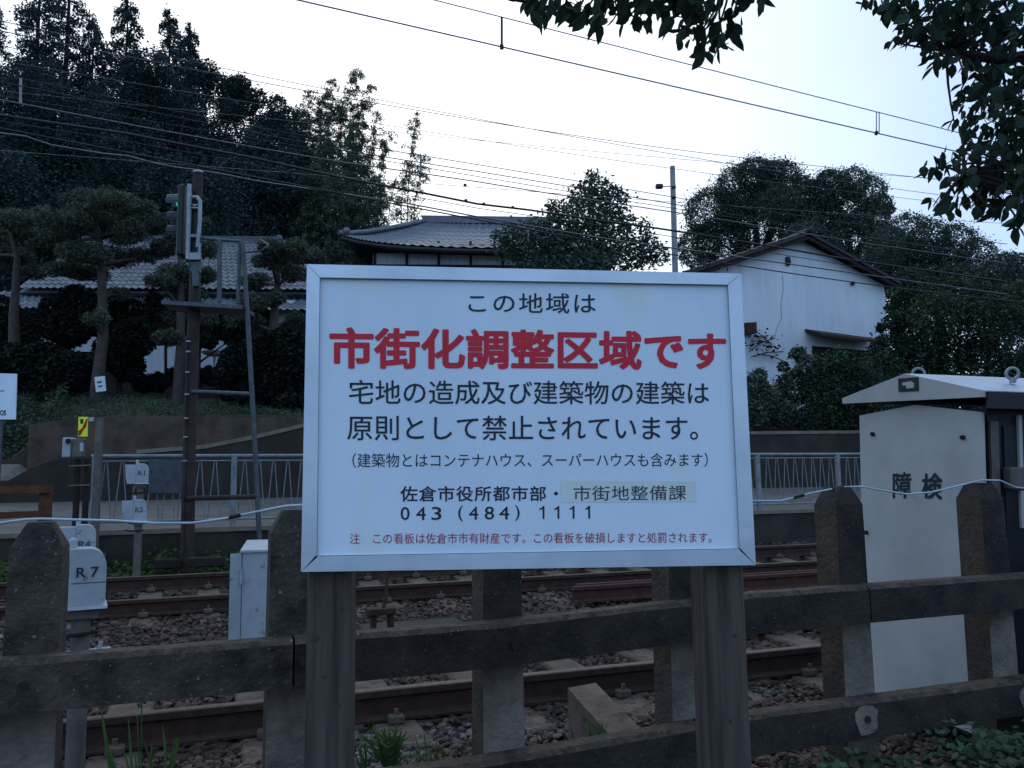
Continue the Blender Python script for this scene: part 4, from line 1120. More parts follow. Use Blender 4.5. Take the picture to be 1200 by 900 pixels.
# white storehouse, its gable end along the railway direction
ap = P(938, 277, 27.0)
h3 = thing('storehouse', 'white plastered gabled storehouse with dark tiled roof among the trees', 'house', Vector((ap.x, ap.y, 2.0)) + N * 4)
zA = ap.z; WZ = 1.6
def K(d_, n_, z_): return Vector((ap.x, ap.y, 0)) + D * d_ + N * n_ + Vector((0, 0, z_))
sl = 0.385
mb = MB(); wl, wr = -4.1, 3.45
mb.slab([K(wl, 0, WZ), K(wr, 0, WZ), K(wr, 0, zA - .12 - wr * sl), K(0, 0, zA - .12), K(wl, 0, zA - .12 + wl * sl * .95)], N * 8)
kw = mb.build('wall', m_plaster, h3)
for sgn, ext in ((-1, 4.8), (1, 3.75)):
    mb = MB()
    a0, a1 = K(0, -.45, zA + .04), K(sgn * ext, -.45, zA + .06 - ext * sl * (.95 if sgn < 0 else 1))
    b0_, b1_ = a0 + N * 9.6, a1 + N * 9.6
    mb.slab([a0, a1, b1_, b0_], (0, 0, -.10))
    tiled(mb, a1 + Vector((0, 0, .01)), b1_ + Vector((0, 0, .01)), b0_ + Vector((0, 0, .01)), a0 + Vector((0, 0, .01)), 30, 12, .04)
    rr = mb.build('roof_slope', m_tiled, h3)
    mb = MB(); mb.slab([K(0, -.40, zA - .075), K(sgn * ext * .98, -.40, zA - .075 - ext * .98 * sl * (.95 if sgn < 0 else 1)), K(sgn * ext * .98, -.40, zA - .20 - ext * .98 * sl * (.95 if sgn < 0 else 1)), K(0, -.40, zA - .20)], N * .06)
    mb.build('bargeboard', m_darkwood, rr)
mb = MB(); mb.tube([K(0, -.5, zA + .07), K(0, 8.9, zA + .07)], .11, 8); mb.ball(K(0, -.5, zA + .07), .11); mb.build('ridge', m_tiled, h3)
def kp(x, y, off_=0.02):
    d = ray(x, y); c = (Vector((ap.x, ap.y, 0)) - N * off_).dot(N); return d * (c / d.dot(N))
mb = MB(); mb.tube([kp(923.5, 309, .0), kp(923.5, 309, .12)], .0, 3, False); c = kp(923.5, 306, .05); mb.bevbox(c, .17, .14, .30, .04, D); mb.bevbox(c - Vector((0, 0, .02)) - N * .05, .15, .06, .10, .02, D); mb.build('wall_lamp', m_dark, h3)
mb = MB(); mb.tube([kp(999.5, 332, .0), kp(999.5, 332, .1)], .07, 10); mb.build('vent', m_dark, h3)
mb = MB(); a, b = kp(943, 386, .0), kp(1018, 396, .0)
mb.hexa([a - N * .75 - Vector((0, 0, .33)), b - N * .75 - Vector((0, 0, .33)), b - Vector((0, 0, .06)), a - Vector((0, 0, .06)), a - N * .75 - Vector((0, 0, .25)), b - N * .75 - Vector((0, 0, .25)), b + Vector((0, 0, .02)), a + Vector((0, 0, .02))])
mb.build('canopy', m_canopy, h3)
mb = MB(); a, b = kp(951, 402, .0), kp(1018, 408, .0); mb.box(a - N * .04 - Vector((0, 0, 1.6)), b - a, N * .03, (0, 0, 1.5)); mb.build('opening', m_darkwood, h3)
mb = MB(); a, b = kp(868, 380, .0), kp(885, 379, .0)
mb.box(a - N * .3 - Vector((0, 0, .36)), (b - a) * .7, N * .3, (0, 0, .36)); mb.build('small_canopy', m_canopy, h3)
mb = MB()                                     # hairline crack
ck = [(917, 322), (918, 340), (915, 356), (916, 372), (910, 385), (908, 398)]
mb.tube([kp(x, y, .008) for x, y in ck], .006, 4); mb.build('crack', m_beige, kw)
# bare reddish vine
vn = thing('wall_vine', 'reddish creeper straggling over the white storehouse wall beside the sign', 'creeper', kp(880, 420, .1))
mb = MB()
for (x0, y0), (x1, y1) in (((878, 412), (908, 396)), ((880, 400), (902, 402)), ((880, 418), (918, 412)), ((884, 392), (905, 404)), ((890, 415), (920, 424)), ((878, 385), (895, 395))):
    mb.tube([kp(x0, y0, .1), kp((x0 + x1) / 2 + random.uniform(-2, 2), (y0 + y1) / 2 - 2, .16), kp(x1, y1, .08)], .018, 5)
mb.build('stem', m_barkd, vn)

# ------------------------------------------------------------------ foliage helpers
def unit(n):
    v = rng.normal(size=(n, 3)); return v / np.linalg.norm(v, axis=1, keepdims=True)
def leaf_quads(c, L, W, upbias=0.4, droop=0.0, axis=None):
    n = len(c)
    nr = unit(n); nr[:, 2] = np.abs(nr[:, 2]) + upbias; nr /= np.linalg.norm(nr, axis=1, keepdims=True)
    a = unit(n) if axis is None else axis + 0.5 * unit(n)
    a[:, 2] -= droop
    a -= nr * (a * nr).sum(1, keepdims=True); a /= np.linalg.norm(a, axis=1, keepdims=True) + 1e-9
    b = np.cross(nr, a)
    L = (L * rng.uniform(.7, 1.3, n))[:, None]; W = (W * rng.uniform(.7, 1.3, n))[:, None]
    v = np.stack([c - a * L * .5, c + b * W * .5 - a * L * .05, c + a * L * .5, c - b * W * .5 - a * L * .05], 1)
    return v.reshape(-1, 3), np.arange(4 * n).reshape(n, 4)
def in_clumps(clumps, n, inner=.55, stray=.22, far=1.38):
    """clumps: rows x y z rx ry rz"""
    cl_ = np.array(clumps, dtype=float)
    w = (cl_[:, 3] * cl_[:, 4] * cl_[:, 5]) ** (2 / 3); w /= w.sum()
    k = rng.choice(len(cl_), n, p=w)
    r = rng.uniform(inner ** 3, 1, n) ** (1 / 3)
    r = r * np.where(rng.random(n) < stray, rng.uniform(1, far, n), 1)
    return cl_[k, :3] + unit(n) * r[:, None] * cl_[k, 3:6]
def limb(p, q, bend=.15, n=5):
    p, q = Vector(p), Vector(q); L = (q - p).length
    off_ = Vector((random.uniform(-1, 1), random.uniform(-1, 1), random.uniform(.0, .8))) * L * bend
    return [p.lerp(q, i / n) + off_ * sin(pi * i / n) for i in range(n + 1)]
def tree(name, label, cat, base, clumps, nleaf, leaf, m_leaf, m_trunk, r0, top=None, group=None, nlimb=7, upbias=.4, droop=0, inner=.55, trunk_pts=None, lean=0, stray=.22, far=1.38):
    base = Vector(base)
    root = thing(name, label, cat, base, group)
    cl_ = np.array(clumps)
    if top is None: top = Vector((cl_[:, 0].mean(), cl_[:, 1].mean(), cl_[:, 2].max() * .85 + base.z * .15))
    tp_ = trunk_pts or limb(base, top, .04, 7)
    mb = MB(); n = len(tp_)
    mb.tube(tp_, [r0 * (1.15 - .9 * i / (n - 1)) for i in range(n)], 8)
    idx = rng.permutation(len(clumps))[:nlimb]
    for i in idx:
        c = Vector(clumps[i][:3])
        f = min(max((c.z - base.z) / max(top.z - base.z, .1) * .72, .25), .9)
        j = int(f * (n - 1)); st = Vector(tp_[j])
        mb.tube(limb(st, c, .12, 4), [r0 * .42, r0 * .34, r0 * .26, r0 * .18, r0 * .1], 6)
    mb.build('trunk', m_trunk, root)
    pts = in_clumps(clumps, nleaf, inner, stray, far)
    v, f = leaf_quads(pts, leaf[0], leaf[1], upbias, droop)
    np_obj('crown', v, f, m_leaf, root)
    return root
def blob_clumps(c, R, k, rmin=.28, rmax=.45, fill=True):
    """broad crown: k clumps filling an ellipsoid of radii R"""
    out_ = []
    for _ in range(k):
        u = unit(1)[0]; rr = random.uniform(rmin, rmax); d = random.uniform(.35, 1 - rr * .75)
        m_ = min(R)
        out_.append([c[i] + u[i] * R[i] * d for i in range(3)] + [rr * (m_ * .4 + R[0] * .6), rr * (m_ * .4 + R[1] * .6), rr * (m_ * .5 + R[2] * .5) * .85])
    if fill: out_.append(list(c) + [R[0] * .6, R[1] * .6, R[2] * .62])
    return out_
def px_blobs(lst, Y, jit=.5, depth=.9):
    """clumps given where they stand in the view: x, y, radius in pixels, at distance Y"""
    o_ = []
    for x, y, r in lst:
        yy = Y + random.uniform(-jit, jit); p = P(x, y, yy); rr = r * yy / F
        o_.append([p.x, p.y, p.z, rr, rr * depth, rr * .92])
    return o_
def gz(p):
    v = Vector(p); return ground_z(v.dot(D), v.dot(N))
def footing(x, Y, px_y=300):
    p = P(x, px_y, Y); return Vector((p.x, p.y, gz(p) - .05))

# ------------------------------------------------------------------ forest behind the farmhouse
FT = [  # px x, px y of the top, distance, radius in metres, kind
    (-30, -10, 46, 3.6, 'c'), (30, -70, 44, 3.2, 'c'), (66, -95, 46, 3.4, 'c'), (98, 28, 45, 2.8, 'c'), (138, -2, 48, 3.0, 'c'), (190, 15, 47, 3.0, 'c'), (214, 32, 50, 2.2, 'c'),
    (243, 70, 46, 2.6, 'b'), (282, 88, 45, 2.6, 'b'), (160, 62, 42, 3.4, 'b'), (60, 70, 41, 4.2, 'b'), (325, 112, 46, 2.6, 'b'), (-20, 110, 40, 4.0, 'b'), (228, 105, 41, 3.4, 'b'), (120, 120, 38, 3.8, 'b'), (300, 145, 40, 3.2, 'b'), (20, 175, 36, 3.6, 'b'), (205, 180, 37, 3.2, 'b'), (350, 175, 42, 2.6, 'b')]
lab_c = ['pointed dark cedar at the very left edge of the hillside wood', 'tallest dark cedar cut by the top edge near the left corner', 'second tall dark cedar cut by the top edge left of the open sky', 'shorter cedar tip between the tall cedars at upper left', 'slim cedar with its tip just below the top edge', 'ragged cedar top right of the slim cedar at the skyline', 'small drooping cedar tip at the skyline, the rightmost cedar of the wood']
lab_b = ['broadleaf tree just right of the last cedar on the skyline', 'broadleaf tree on the skyline left of the bamboo', 'broad crown below the slim cedar tip in the wood', 'broad dark crown under the tallest cedars', 'broadleaf crown touching the left side of the bamboo', 'dark crown at the left edge below the cedars', 'dark crown in the wood above the signal mast', 'dark crown above the largest garden pine', 'dark crown behind the farmhouse ridge end', 'low dark crown above the leftmost garden pine', 'low dark crown right behind the signal head', 'low dark crown at the foot of the bamboo']
ic = ib = 0
for (x, y, Y, R, kd) in FT:
    b = footing(x, Y); tp_ = P(x, y, Y); H = tp_.z - b.z
    cl_ = []
    if kd == 'c':
        root = thing('cedar_tree', lab_c[ic], 'tree', b, 'trees of the hillside wood'); ic += 1
        mb = MB(); mb.tube([b, Vector((b.x, b.y, b.z + H * .5)), Vector((b.x, b.y, b.z + H * .98))], [.32, .2, .03], 8); mb.build('trunk', m_barkd, root)
        PT = []
        nb = 84
        for q in range(nb):
            f = (q / nb) ** .9 * .86 + .14; a = q * 2.4 + random.uniform(-.5, .5)
            rad = R * (1 - f) ** .6 * random.uniform(.4, 1.3) + .3
            k = int(560 * (rad / R) ** 1.2 + 100)
            u = rng.uniform(0.05, 1, k) ** .7; th = a + rng.normal(0, .30, k)
            z0 = b.z + H * f
            PT.append(np.stack([b.x + np.cos(th) * u * rad, b.y + np.sin(th) * u * rad, z0 - .35 * rad * u + rng.normal(0, .18, k) - .28 * rng.random(k) * u * rad + .5 * u * (1 - u)], 1))
        pts = np.concatenate(PT)
        v, f = leaf_quads(pts, .18, .09, .1, .6); np_obj('crown', v, f, m_conifer, root)
    else:
        for i in range(9):
            f = random.uniform(.12, .78); a = random.uniform(0, 2 * pi); d = R * random.uniform(.1, .75)
            s_ = R * random.uniform(.34, .52); cl_.append([b.x + cos(a) * d, b.y + sin(a) * d, b.z + H * f, s_, s_, s_ * 1.1])
        for i in range(7):
            a = random.uniform(0, 2 * pi); d = R * random.uniform(.15, .7); s_ = R * random.uniform(.2, .36)
            cl_.append([b.x + cos(a) * d, b.y + sin(a) * d, tp_.z - s_ - random.uniform(0, R * .7) - d * .35, s_, s_, s_])
        cl_.append([b.x, b.y, b.z + H * .45, R * .7, R * .7, H * .34])
        cl_.append([tp_.x, tp_.y, tp_.z - R * .25, R * .24, R * .24, R * .25])
        tree('broadleaf_tree', lab_b[ib], 'tree', b, cl_, 46000, (.16, .10), m_forest, m_barkd, .28, None, 'trees of the hillside wood', 5); ib += 1

# bamboo at the right end of the wood
BT = [(345, 118, 44), (358, 100, 44), (372, 108, 43), (384, 88, 43), (398, 95, 42), (412, 76, 42), (424, 98, 42), (436, 128, 42), (378, 150, 41), (448, 152, 42), (405, 140, 40), (426, 170, 40), (482, 130, 41), (492, 178, 40), (470, 190, 40), (456, 205, 39), (362, 180, 40), (390, 190, 39), (440, 215, 39)] + [(350, 140, 43), (368, 125, 43), (380, 120, 42), (395, 118, 42), (418, 112, 42), (408, 165, 41), (372, 210, 40), (415, 205, 40), (430, 200, 40), (355, 215, 40), (400, 225, 39), (422, 235, 39)]
lab_bm = {5: 'tallest bamboo with its tip above the others', 12: 'isolated bamboo leaning right against open sky', 13: 'rightmost low bamboo above the tiled roof'}
for i, (x, y, Y) in enumerate(BT):
    b = footing(x - (10 if x > 450 else 0), Y); tp_ = P(x, y, Y)
    lb = lab_bm.get(i, 'feathery green bamboo culm in the dense clump left of the lone bamboo')
    root = thing('bamboo', lb, 'bamboo', b, 'bamboo culms beside the wood' )
    n = 10; H = tp_.z - b.z
    lean = Vector((random.uniform(-.5, .5), random.uniform(-.5, .5), 0))
    path = []
    for q in range(n + 1):
        f = q / n
        p = b.lerp(Vector((tp_.x, tp_.y, tp_.z)), f) + lean * sin(pi * f) * .6 + Vector((.55, 0, -.25)) * max(0, f - .85) * 4
        path.append(p)
    mb = MB(); mb.tube(path, [.055 - .045 * q / n for q in range(n + 1)], 6); mb.build('culm', m_bamboo, root)
    PT = []
    for q in range(105 if x < 455 else 60):
        f = random.uniform(.28, 1) ** .85; j = min(int(f * n), n - 1); p = np.array(path[j].lerp(path[j + 1], f * n - j))
        a = random.uniform(0, 2 * pi); L = random.uniform(.5, 1.25) * (1.15 - .7 * f)
        k = random.randint(30, 55); u = rng.uniform(.1, 1, k)
        pt = p + np.stack([np.cos(a) * u * L, np.sin(a) * u * L, (.55 * u - .85 * u ** 2) * L], 1) + rng.normal(0, .07, (k, 3))
        PT.append(pt)
    v, f = leaf_quads(np.concatenate(PT), .19, .045, .2, .8); np_obj('leaves', v, f, m_bambooleaf, root)

# dense mass of the wood between the trees one can tell apart
SKY = [(-120, 70), (0, 80), (60, 90), (110, 112), (150, 100), (200, 105), (240, 112), (280, 128), (330, 152), (370, 170), (400, 200), (425, 235), (470, 262)]
cl_ = []
for i in range(170):
    x = random.uniform(-120, 428); Y = random.uniform(43, 50); y = lerp_tab(SKY, x) + 14 + (320 - lerp_tab(SKY, x)) * random.random() ** 1.25
    p = P(x, y, Y); r = random.uniform(1.2, 2.1); cl_.append([p.x, p.y, p.z, r, r, r * 1.05])
for i in range(60):
    x = random.uniform(-80, 430); Y = random.uniform(35.5, 40); b = footing(x, Y)
    r = random.uniform(1.3, 2.2); cl_.append([b.x, b.y, b.z + random.uniform(.8, 4.2), r, r, r * 1.1])
v, f = leaf_quads(in_clumps(cl_, 300000, .5), .165, .10)
tag(np_obj('hillside_wood', v, f, m_forest), 'dark dense mass of the hillside wood below the skyline trees', 'wood', kind='stuff')
# distant tree belt closing the view on both sides
cl_ = []
for i in range(70):
    x = random.uniform(-900, 380) if i < 30 else random.uniform(560, 2000); Y = random.uniform(66, 80); b = footing(x, Y)
    r = random.uniform(3, 5); cl_.append([b.x, b.y, b.z + random.uniform(1, 5 if x > 400 else 11), r, r, r])
v, f = leaf_quads(in_clumps(cl_, 15000), .9, .6)
tag(np_obj('far_wood', v, f, m_forest), 'far dark wood closing the view behind the houses', 'wood', kind='stuff')

# ------------------------------------------------------------------ right hand trees behind and beside the storehouse
bb = px_blobs([(835, 250, 34), (870, 222, 34), (885, 205, 24), (915, 210, 26), (930, 235, 34), (845, 285, 36), (895, 265, 45), (820, 290, 28), (868, 246, 30), (905, 190 + 12, 16), (955, 232, 24)], 40, 2)
tree('camphor_tree', 'big dark rounded crown behind the left half of the storehouse roof', 'tree', footing(885, 40), bb, 72000, (.115, .07), m_broad, m_barkd, .4, group='trees behind the storehouse', inner=.7)
bb = px_blobs([(975, 222, 26), (1000, 213, 20), (1018, 225, 22), (1030, 240, 16), (985, 250, 36), (1020, 258, 24), (960, 258, 30), (1000, 280, 36), (1035, 285, 26), (945, 285, 30), (970, 210, 13), (1040, 245, 9), (935, 262, 30), (960, 300, 30), (1045, 300, 24), (915, 240, 26)], 38, 1.5)
tree('camphor_tree', 'dark rounded crown behind the right half of the storehouse roof', 'tree', footing(995, 38), bb, 66000, (.11, .068), m_broad, m_barkd, .4, group='trees behind the storehouse', inner=.7)
bb = px_blobs([(1065, 272, 26), (1090, 280, 26), (1120, 285, 26), (1145, 300, 24), (1100, 310, 36), (1060, 305, 30), (1150, 325, 28), (1030, 320, 30), (1120, 340, 38), (1070, 345, 36), (1040, 290, 26), (1055, 325, 30), (1090, 330, 34), (1160, 345, 26), (1170, 318, 20)], 34, 1.5)
tree('camphor_tree', 'lower dark crown sloping down to the right of the storehouse', 'tree', footing(1090, 34), bb, 60000, (.10, .065), m_broad, m_barkd, .35, group='trees behind the storehouse', inner=.7)
bb = px_blobs([(1175, 330, 28), (1200, 318, 26), (1215, 340, 34), (1185, 360, 34), (1230, 370, 40), (1180, 305, 12), (1160, 350, 26), (1205, 370, 30)], 30, 1)
tree('camphor_tree', 'small loose crown at the right edge below the overhanging branch', 'tree', footing(1205, 30), bb, 20000, (.12, .075), m_broad, m_barkd, .25, group='trees behind the storehouse')
def bush(label, blobs, Y, n, leaf=(.10, .06), m=None, group='bushes around the storehouse', jit=.7, foot=None):
    bl = px_blobs(blobs, Y, jit); x = sum(b[0] for b in blobs) / len(blobs)
    b = footing(x, Y)
    return tree('bush', label, 'bush', b, bl, int(n * 2.6), leaf, m or m_bush, m_barkd, .08, group=group, nlimb=5)
bush('tall dark bush climbing the right edge of the storehouse wall', [(1062, 352, 17), (1050, 376, 14), (1068, 385, 24), (1045, 414, 27), (1075, 430, 34), (1035, 440, 28), (1032, 384, 6), (1041, 362, 5)], 25, 8500)
bush('dark green bush between the storehouse and the right edge', [(1100, 370, 34), (1130, 345, 28), (1130, 395, 36), (1165, 375, 34), (1105, 420, 36), (1150, 430, 36), (1190, 400, 40), (1215, 440, 40), (1195, 350, 26)], 23.5, 11000)
bush('dark leafy bush in front of the storehouse wall', [(950, 432, 18), (985, 430, 22), (965, 460, 28), (1005, 460, 34), (930, 455, 22), (1000, 495, 30), (960, 495, 28), (935, 415, 10), (918, 430, 7)], 23, 8000)
bush('pale green bush at the foot of the storehouse by the sign frame', [(884, 455, 18), (898, 470, 18), (880, 480, 20), (890, 440, 9), (915, 485, 18)], 22.5, 3500, m=m_broad)
bush('low bush behind the relay cabinet roof', [(1040, 475, 24), (1085, 465, 26), (1130, 465, 28), (1180, 470, 30), (1060, 500, 28), (1225, 480, 30)], 22, 7000)
# leaves of the creeper
v, f = leaf_quads(np.array([list(kp(x + rng.normal() * 8, y + rng.normal() * 6, .15 + rng.random() * .2)) for x, y in [(890, 402), (900, 398), (905, 408), (885, 395), (895, 408)] * 22]), .13, .09)
np_obj('leaf', v, f, m_vine, vn)
v, f = leaf_quads(np.array([list(kp(x + rng.normal() * 9, y + rng.normal() * 3, .2 + rng.random() * .3)) for x, y in [(812, 308), (825, 310), (836, 312)] * 24]), .15, .06, 0, .5)
tag(np_obj('roof_weed', v, f, m_broad), 'straggly weeds under the left eave of the storehouse', 'weeds', kind='stuff')

# middle tree before the tiled house
bb = px_blobs([(692, 208, 9), (705, 222, 16), (685, 228, 18), (715, 245, 22), (685, 255, 28), (660, 250, 17), (650, 275, 26), (625, 275, 20), (600, 275, 15), (590, 290, 14), (612, 298, 16), (690, 290, 34), (722, 280, 25), (735, 262, 13), (742, 300, 22), (655, 305, 28), (760, 285, 13), (755, 265, 9), (770, 300, 15), (700, 320, 32), (640, 325, 28), (582, 275, 7), (645, 240, 7), (725, 225, 7), (735, 232, 5)], 27, .8)
tree('camellia_tree', 'leafy evergreen tree rising behind the sign left of the utility pole', 'tree', footing(690, 27), bb, 15000, (.15, .08), m_broad, m_barkd, .13, Vector(P(693, 210, 27)), None, 16, inner=.1, stray=.4, far=1.75)

# ------------------------------------------------------------------ garden pines and clipped shrubs
def pine(label, base_px, Y, pads, path_px, r0, nleaf):
    b = P(*base_px, Y); b.z = max(b.z, gz(b) - .3) if False else b.z
    root = thing('garden_pine', label, 'tree', Vector((b.x, b.y, b.z)), 'garden pines')
    path = [P(x, y, Y + dy) for x, y, dy in path_px]
    mb = MB(); n = len(path)
    lo = Vector((path[0].x, path[0].y, gz(path[0]) - .4))
    if lo.z < path[0].z: path = [lo] + path; n += 1
    mb.tube(path, [r0 * (1.1 - .75 * i / (n - 1)) for i in range(n)], 10)
    cl_ = []
    for x, y, rx, ry in pads:
        yy = Y + random.uniform(-1.1, 1.1); p = P(x, y, yy); k_ = yy / F
        for q in range(7):
            ox, oy = random.uniform(-.7, .7), random.uniform(-.5, .5)
            cl_.append([p.x + ox * rx * k_, p.y + oy * rx * k_, p.z + random.uniform(-.3, .3) * ry * k_, rx * k_ * .60, rx * k_ * .60, ry * k_ * .95])
        j = min(range(n), key=lambda i: (path[i] - p).length + max(0, path[i].z - p.z) * 1.5)
        mb.tube(limb(path[j], p + Vector((0, 0, -ry * k_ * .3)), .12, 5), [r0 * .38, r0 * .33, r0 * .28, r0 * .22, r0 * .16, r0 * .1], 6)
    mb.build('trunk', m_bark, root)
    v, f = leaf_quads(in_clumps(cl_, int(nleaf * 2.6), .25, .12, 1.2), .12, .03, .15, -.5)
    np_obj('crown', v, f, m_pine, root)
    return root
pine('largest garden pine with a notice tied to its bare trunk', (115, 487), 21.5,
     [(103, 235, 30, 13), (130, 232, 28, 12), (155, 245, 24, 12), (75, 258, 26, 13), (110, 262, 34, 14), (150, 272, 26, 14), (172, 262, 18, 12), (60, 285, 22, 12), (95, 295, 30, 13), (135, 300, 26, 12), (75, 315, 22, 10), (170, 300, 16, 9), (110, 320, 20, 10), (100, 248, 24, 12), (112, 372, 14, 9), (140, 345, 12, 8)],
     [(113, 480, 0), (114, 450, 0), (117, 425, 0), (121, 395, .1), (120, 350, .1), (119, 310, 0), (116, 280, .1), (108, 250, 0), (104, 236, 0)], .175, 17000)
pine('leftmost garden pine with a pale leaning trunk at the photo edge', (18, 470), 22.5,
     [(10, 255, 24, 12), (30, 272, 22, 11), (-8, 270, 24, 12), (45, 290, 18, 10), (8, 300, 22, 10), (-15, 310, 22, 12), (40, 320, 14, 8)],
     [(17, 400, 0), (16, 370, 0), (19, 330, 0), (20, 300, 0), (12, 270, 0)], .155, 7000)
pine('garden pine whose trunk stands directly left of the signal mast', (209, 470), 22,
     [(200, 262, 16, 11), (215, 280, 22, 11), (195, 292, 20, 10), (235, 292, 18, 10), (210, 318, 24, 11), (240, 322, 18, 10), (188, 330, 16, 9), (218, 345, 22, 10), (235, 378, 20, 10), (200, 370, 18, 10), (195, 395, 16, 9), (240, 262, 8, 7)],
     [(208, 470, 0), (210, 430, 0), (212, 400, 0), (211, 360, 0), (213, 320, 0), (210, 285, 0), (208, 265, 0)], .15, 10000)
pine('garden pine with a crooked trunk beside the sign frame', (330, 460), 22,
     [(335, 295, 26, 11), (360, 302, 20, 9), (318, 308, 18, 9), (350, 320, 20, 9), (300, 330, 16, 9), (325, 350, 14, 8), (295, 355, 16, 10), (285, 375, 20, 10), (345, 372, 12, 7)],
     [(322, 420, 0), (320, 392, 0), (322, 360, 0), (325, 335, 0), (324, 310, 0), (332, 298, 0)], .15, 8500)
nt_ = P(117, 450, 21.3)
mb = MB(); yy = 21.15
mb.slab([P(110.5, 442, yy), P(122.5, 440.5, yy), P(124, 458, yy), P(112.5, 459.5, yy)], (0, .03, 0))
note = mb.build('notice_paper', m_paper, None); tag(note, 'small white paper notice tied to the largest pine trunk', 'notice')
mb = MB(); mb.tube([P(114, 448, yy - .012), P(119, 447, yy - .012)], .02, 4); mb.tube([P(115, 453, yy - .012), P(120, 452, yy - .012)], .016, 4); mb.build('writing', m_ink2, note)
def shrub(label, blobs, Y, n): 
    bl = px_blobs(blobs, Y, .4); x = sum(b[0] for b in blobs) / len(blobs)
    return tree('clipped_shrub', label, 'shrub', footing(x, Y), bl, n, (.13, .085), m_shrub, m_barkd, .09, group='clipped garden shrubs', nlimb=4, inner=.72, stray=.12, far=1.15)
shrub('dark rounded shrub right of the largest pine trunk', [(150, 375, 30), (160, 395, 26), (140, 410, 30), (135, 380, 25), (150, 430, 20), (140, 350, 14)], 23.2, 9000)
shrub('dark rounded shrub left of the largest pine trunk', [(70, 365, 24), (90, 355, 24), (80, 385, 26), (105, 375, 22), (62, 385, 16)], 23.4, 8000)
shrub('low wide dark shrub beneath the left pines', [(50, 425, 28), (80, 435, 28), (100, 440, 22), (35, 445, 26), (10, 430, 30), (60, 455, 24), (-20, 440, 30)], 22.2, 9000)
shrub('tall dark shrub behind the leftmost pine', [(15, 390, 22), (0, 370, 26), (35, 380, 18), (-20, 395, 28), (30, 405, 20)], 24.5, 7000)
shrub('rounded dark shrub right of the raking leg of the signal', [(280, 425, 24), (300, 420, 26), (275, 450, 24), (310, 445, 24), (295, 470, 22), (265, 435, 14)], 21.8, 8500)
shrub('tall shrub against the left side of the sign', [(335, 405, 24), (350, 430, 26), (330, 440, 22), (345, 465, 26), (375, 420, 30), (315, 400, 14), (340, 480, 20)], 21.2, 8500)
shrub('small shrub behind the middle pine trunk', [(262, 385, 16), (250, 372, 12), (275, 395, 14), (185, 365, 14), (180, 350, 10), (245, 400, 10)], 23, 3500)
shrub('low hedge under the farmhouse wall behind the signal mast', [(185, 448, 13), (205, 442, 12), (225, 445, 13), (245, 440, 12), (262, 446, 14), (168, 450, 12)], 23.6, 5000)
# grass bank
n = 60000
t_ = rng.uniform(-14, 30, n); s_ = rng.uniform(20.1, 25, n)
z_ = np.array([ground_z(a, b) for a, b in zip(t_, s_)])
pp = t_[:, None] * np.array(D) + s_[:, None] * np.array(N); pp[:, 2] = z_ + rng.uniform(.0, .09, n)
v, f = leaf_quads(pp, .11, .025, 0, -1.0)
tag(np_obj('bank_grass', v, f, m_bush), 'dark grass on the bank above the brown wall', 'grass', kind='stuff')
n = 16000
t_ = rng.uniform(-14, -3.45, n); s_ = rng.uniform(20.2, 24, n)
z_ = np.array([ground_z(a, b) for a, b in zip(t_, s_)]); pp = t_[:, None] * np.array(D) + s_[:, None] * np.array(N); pp[:, 2] = z_ + rng.uniform(.0, .55, n) * np.clip((s_ - 20.2) * .8, .1, 1)
v, f = leaf_quads(pp, .12, .06, .2); tag(np_obj('verge_plants', v, f, m_bush), 'dark leafy plants on the verge below the left sign', 'plants', kind='stuff')
# weeds along the foot of the mossy wall
n = 5200
t_ = rng.uniform(-6, 4, n); s_ = rng.uniform(12.3, 13.33, n)
hgt = (0.30 * (0.5 + 0.5 * np.sin(t_ * 2.3) * np.sin(t_ * 5.1 + 1)) + .1) * (t_ < 2.5)
pp = t_[:, None] * np.array(D) + s_[:, None] * np.array(N); pp[:, 2] = -1.26 + rng.uniform(0, 1, n) * hgt * np.clip((s_ - 12.2), .2, 1)
v, f = leaf_quads(pp, .085, .05, .3); tag(np_obj('wall_weeds', v, f, m_weed), 'low green weeds along the foot of the mossy wall', 'weeds', kind='stuff')
# dark old timbers lying under the weeds
for i, (x0, x1, y, lb) in enumerate(((185, 208, 661, 'short dark timber lying below the weeds nearer the R boxes'), (222, 262, 659, 'longer dark timber lying below the weeds near the signal mast'))):
    a, b = P(x0, y, 11.3), P(x1, y - 1, 11.6); mb = MB(); u = (b - a).normalized(); mb.bevbox((a + b) / 2, (b - a).length, .16, .13, .015, u)
    tag(mb.build('old_timber', m_darkwood, None), lb, 'timber', 'old timbers by the wall')
# leafy ground cover at lower right in front of the fence
def leafy(n, fn, m, name, label):
    c = np.array([fn() for _ in range(n)]); v, f = leaf_quads(c, .036, .026, .7); tag(np_obj(name, v, f, m), label, 'ground cover', kind='stuff')
def gc():
    while True:
        t = random.uniform(1.45, 4.2); s = random.uniform(1.85, 2.40)
        top = lerp_tab([(1.45, -1.0), (1.8, -.93), (2.05, -.99), (2.2, -.96), (2.5, -.93), (3.2, -.915), (4.2, -.90)], t) + .035 * sin(t * 13) + .02 * sin(s * 31 + t * 29)
        z = top - random.random() ** 1.7 * .35
        return list(TS(t, s, z))
leafy(9000, gc, m_bush, 'ground_cover', 'dark leafy weeds in front of the fence at lower right')
def gc2():
    t = random.gauss(1.75, .12); s = random.uniform(2.62, 3.1); return list(TS(t, s, -1.38 + random.random() * .28))
leafy(260, gc2, m_weed, 'track_weeds', 'small green weeds behind the fence right of the right sign post')

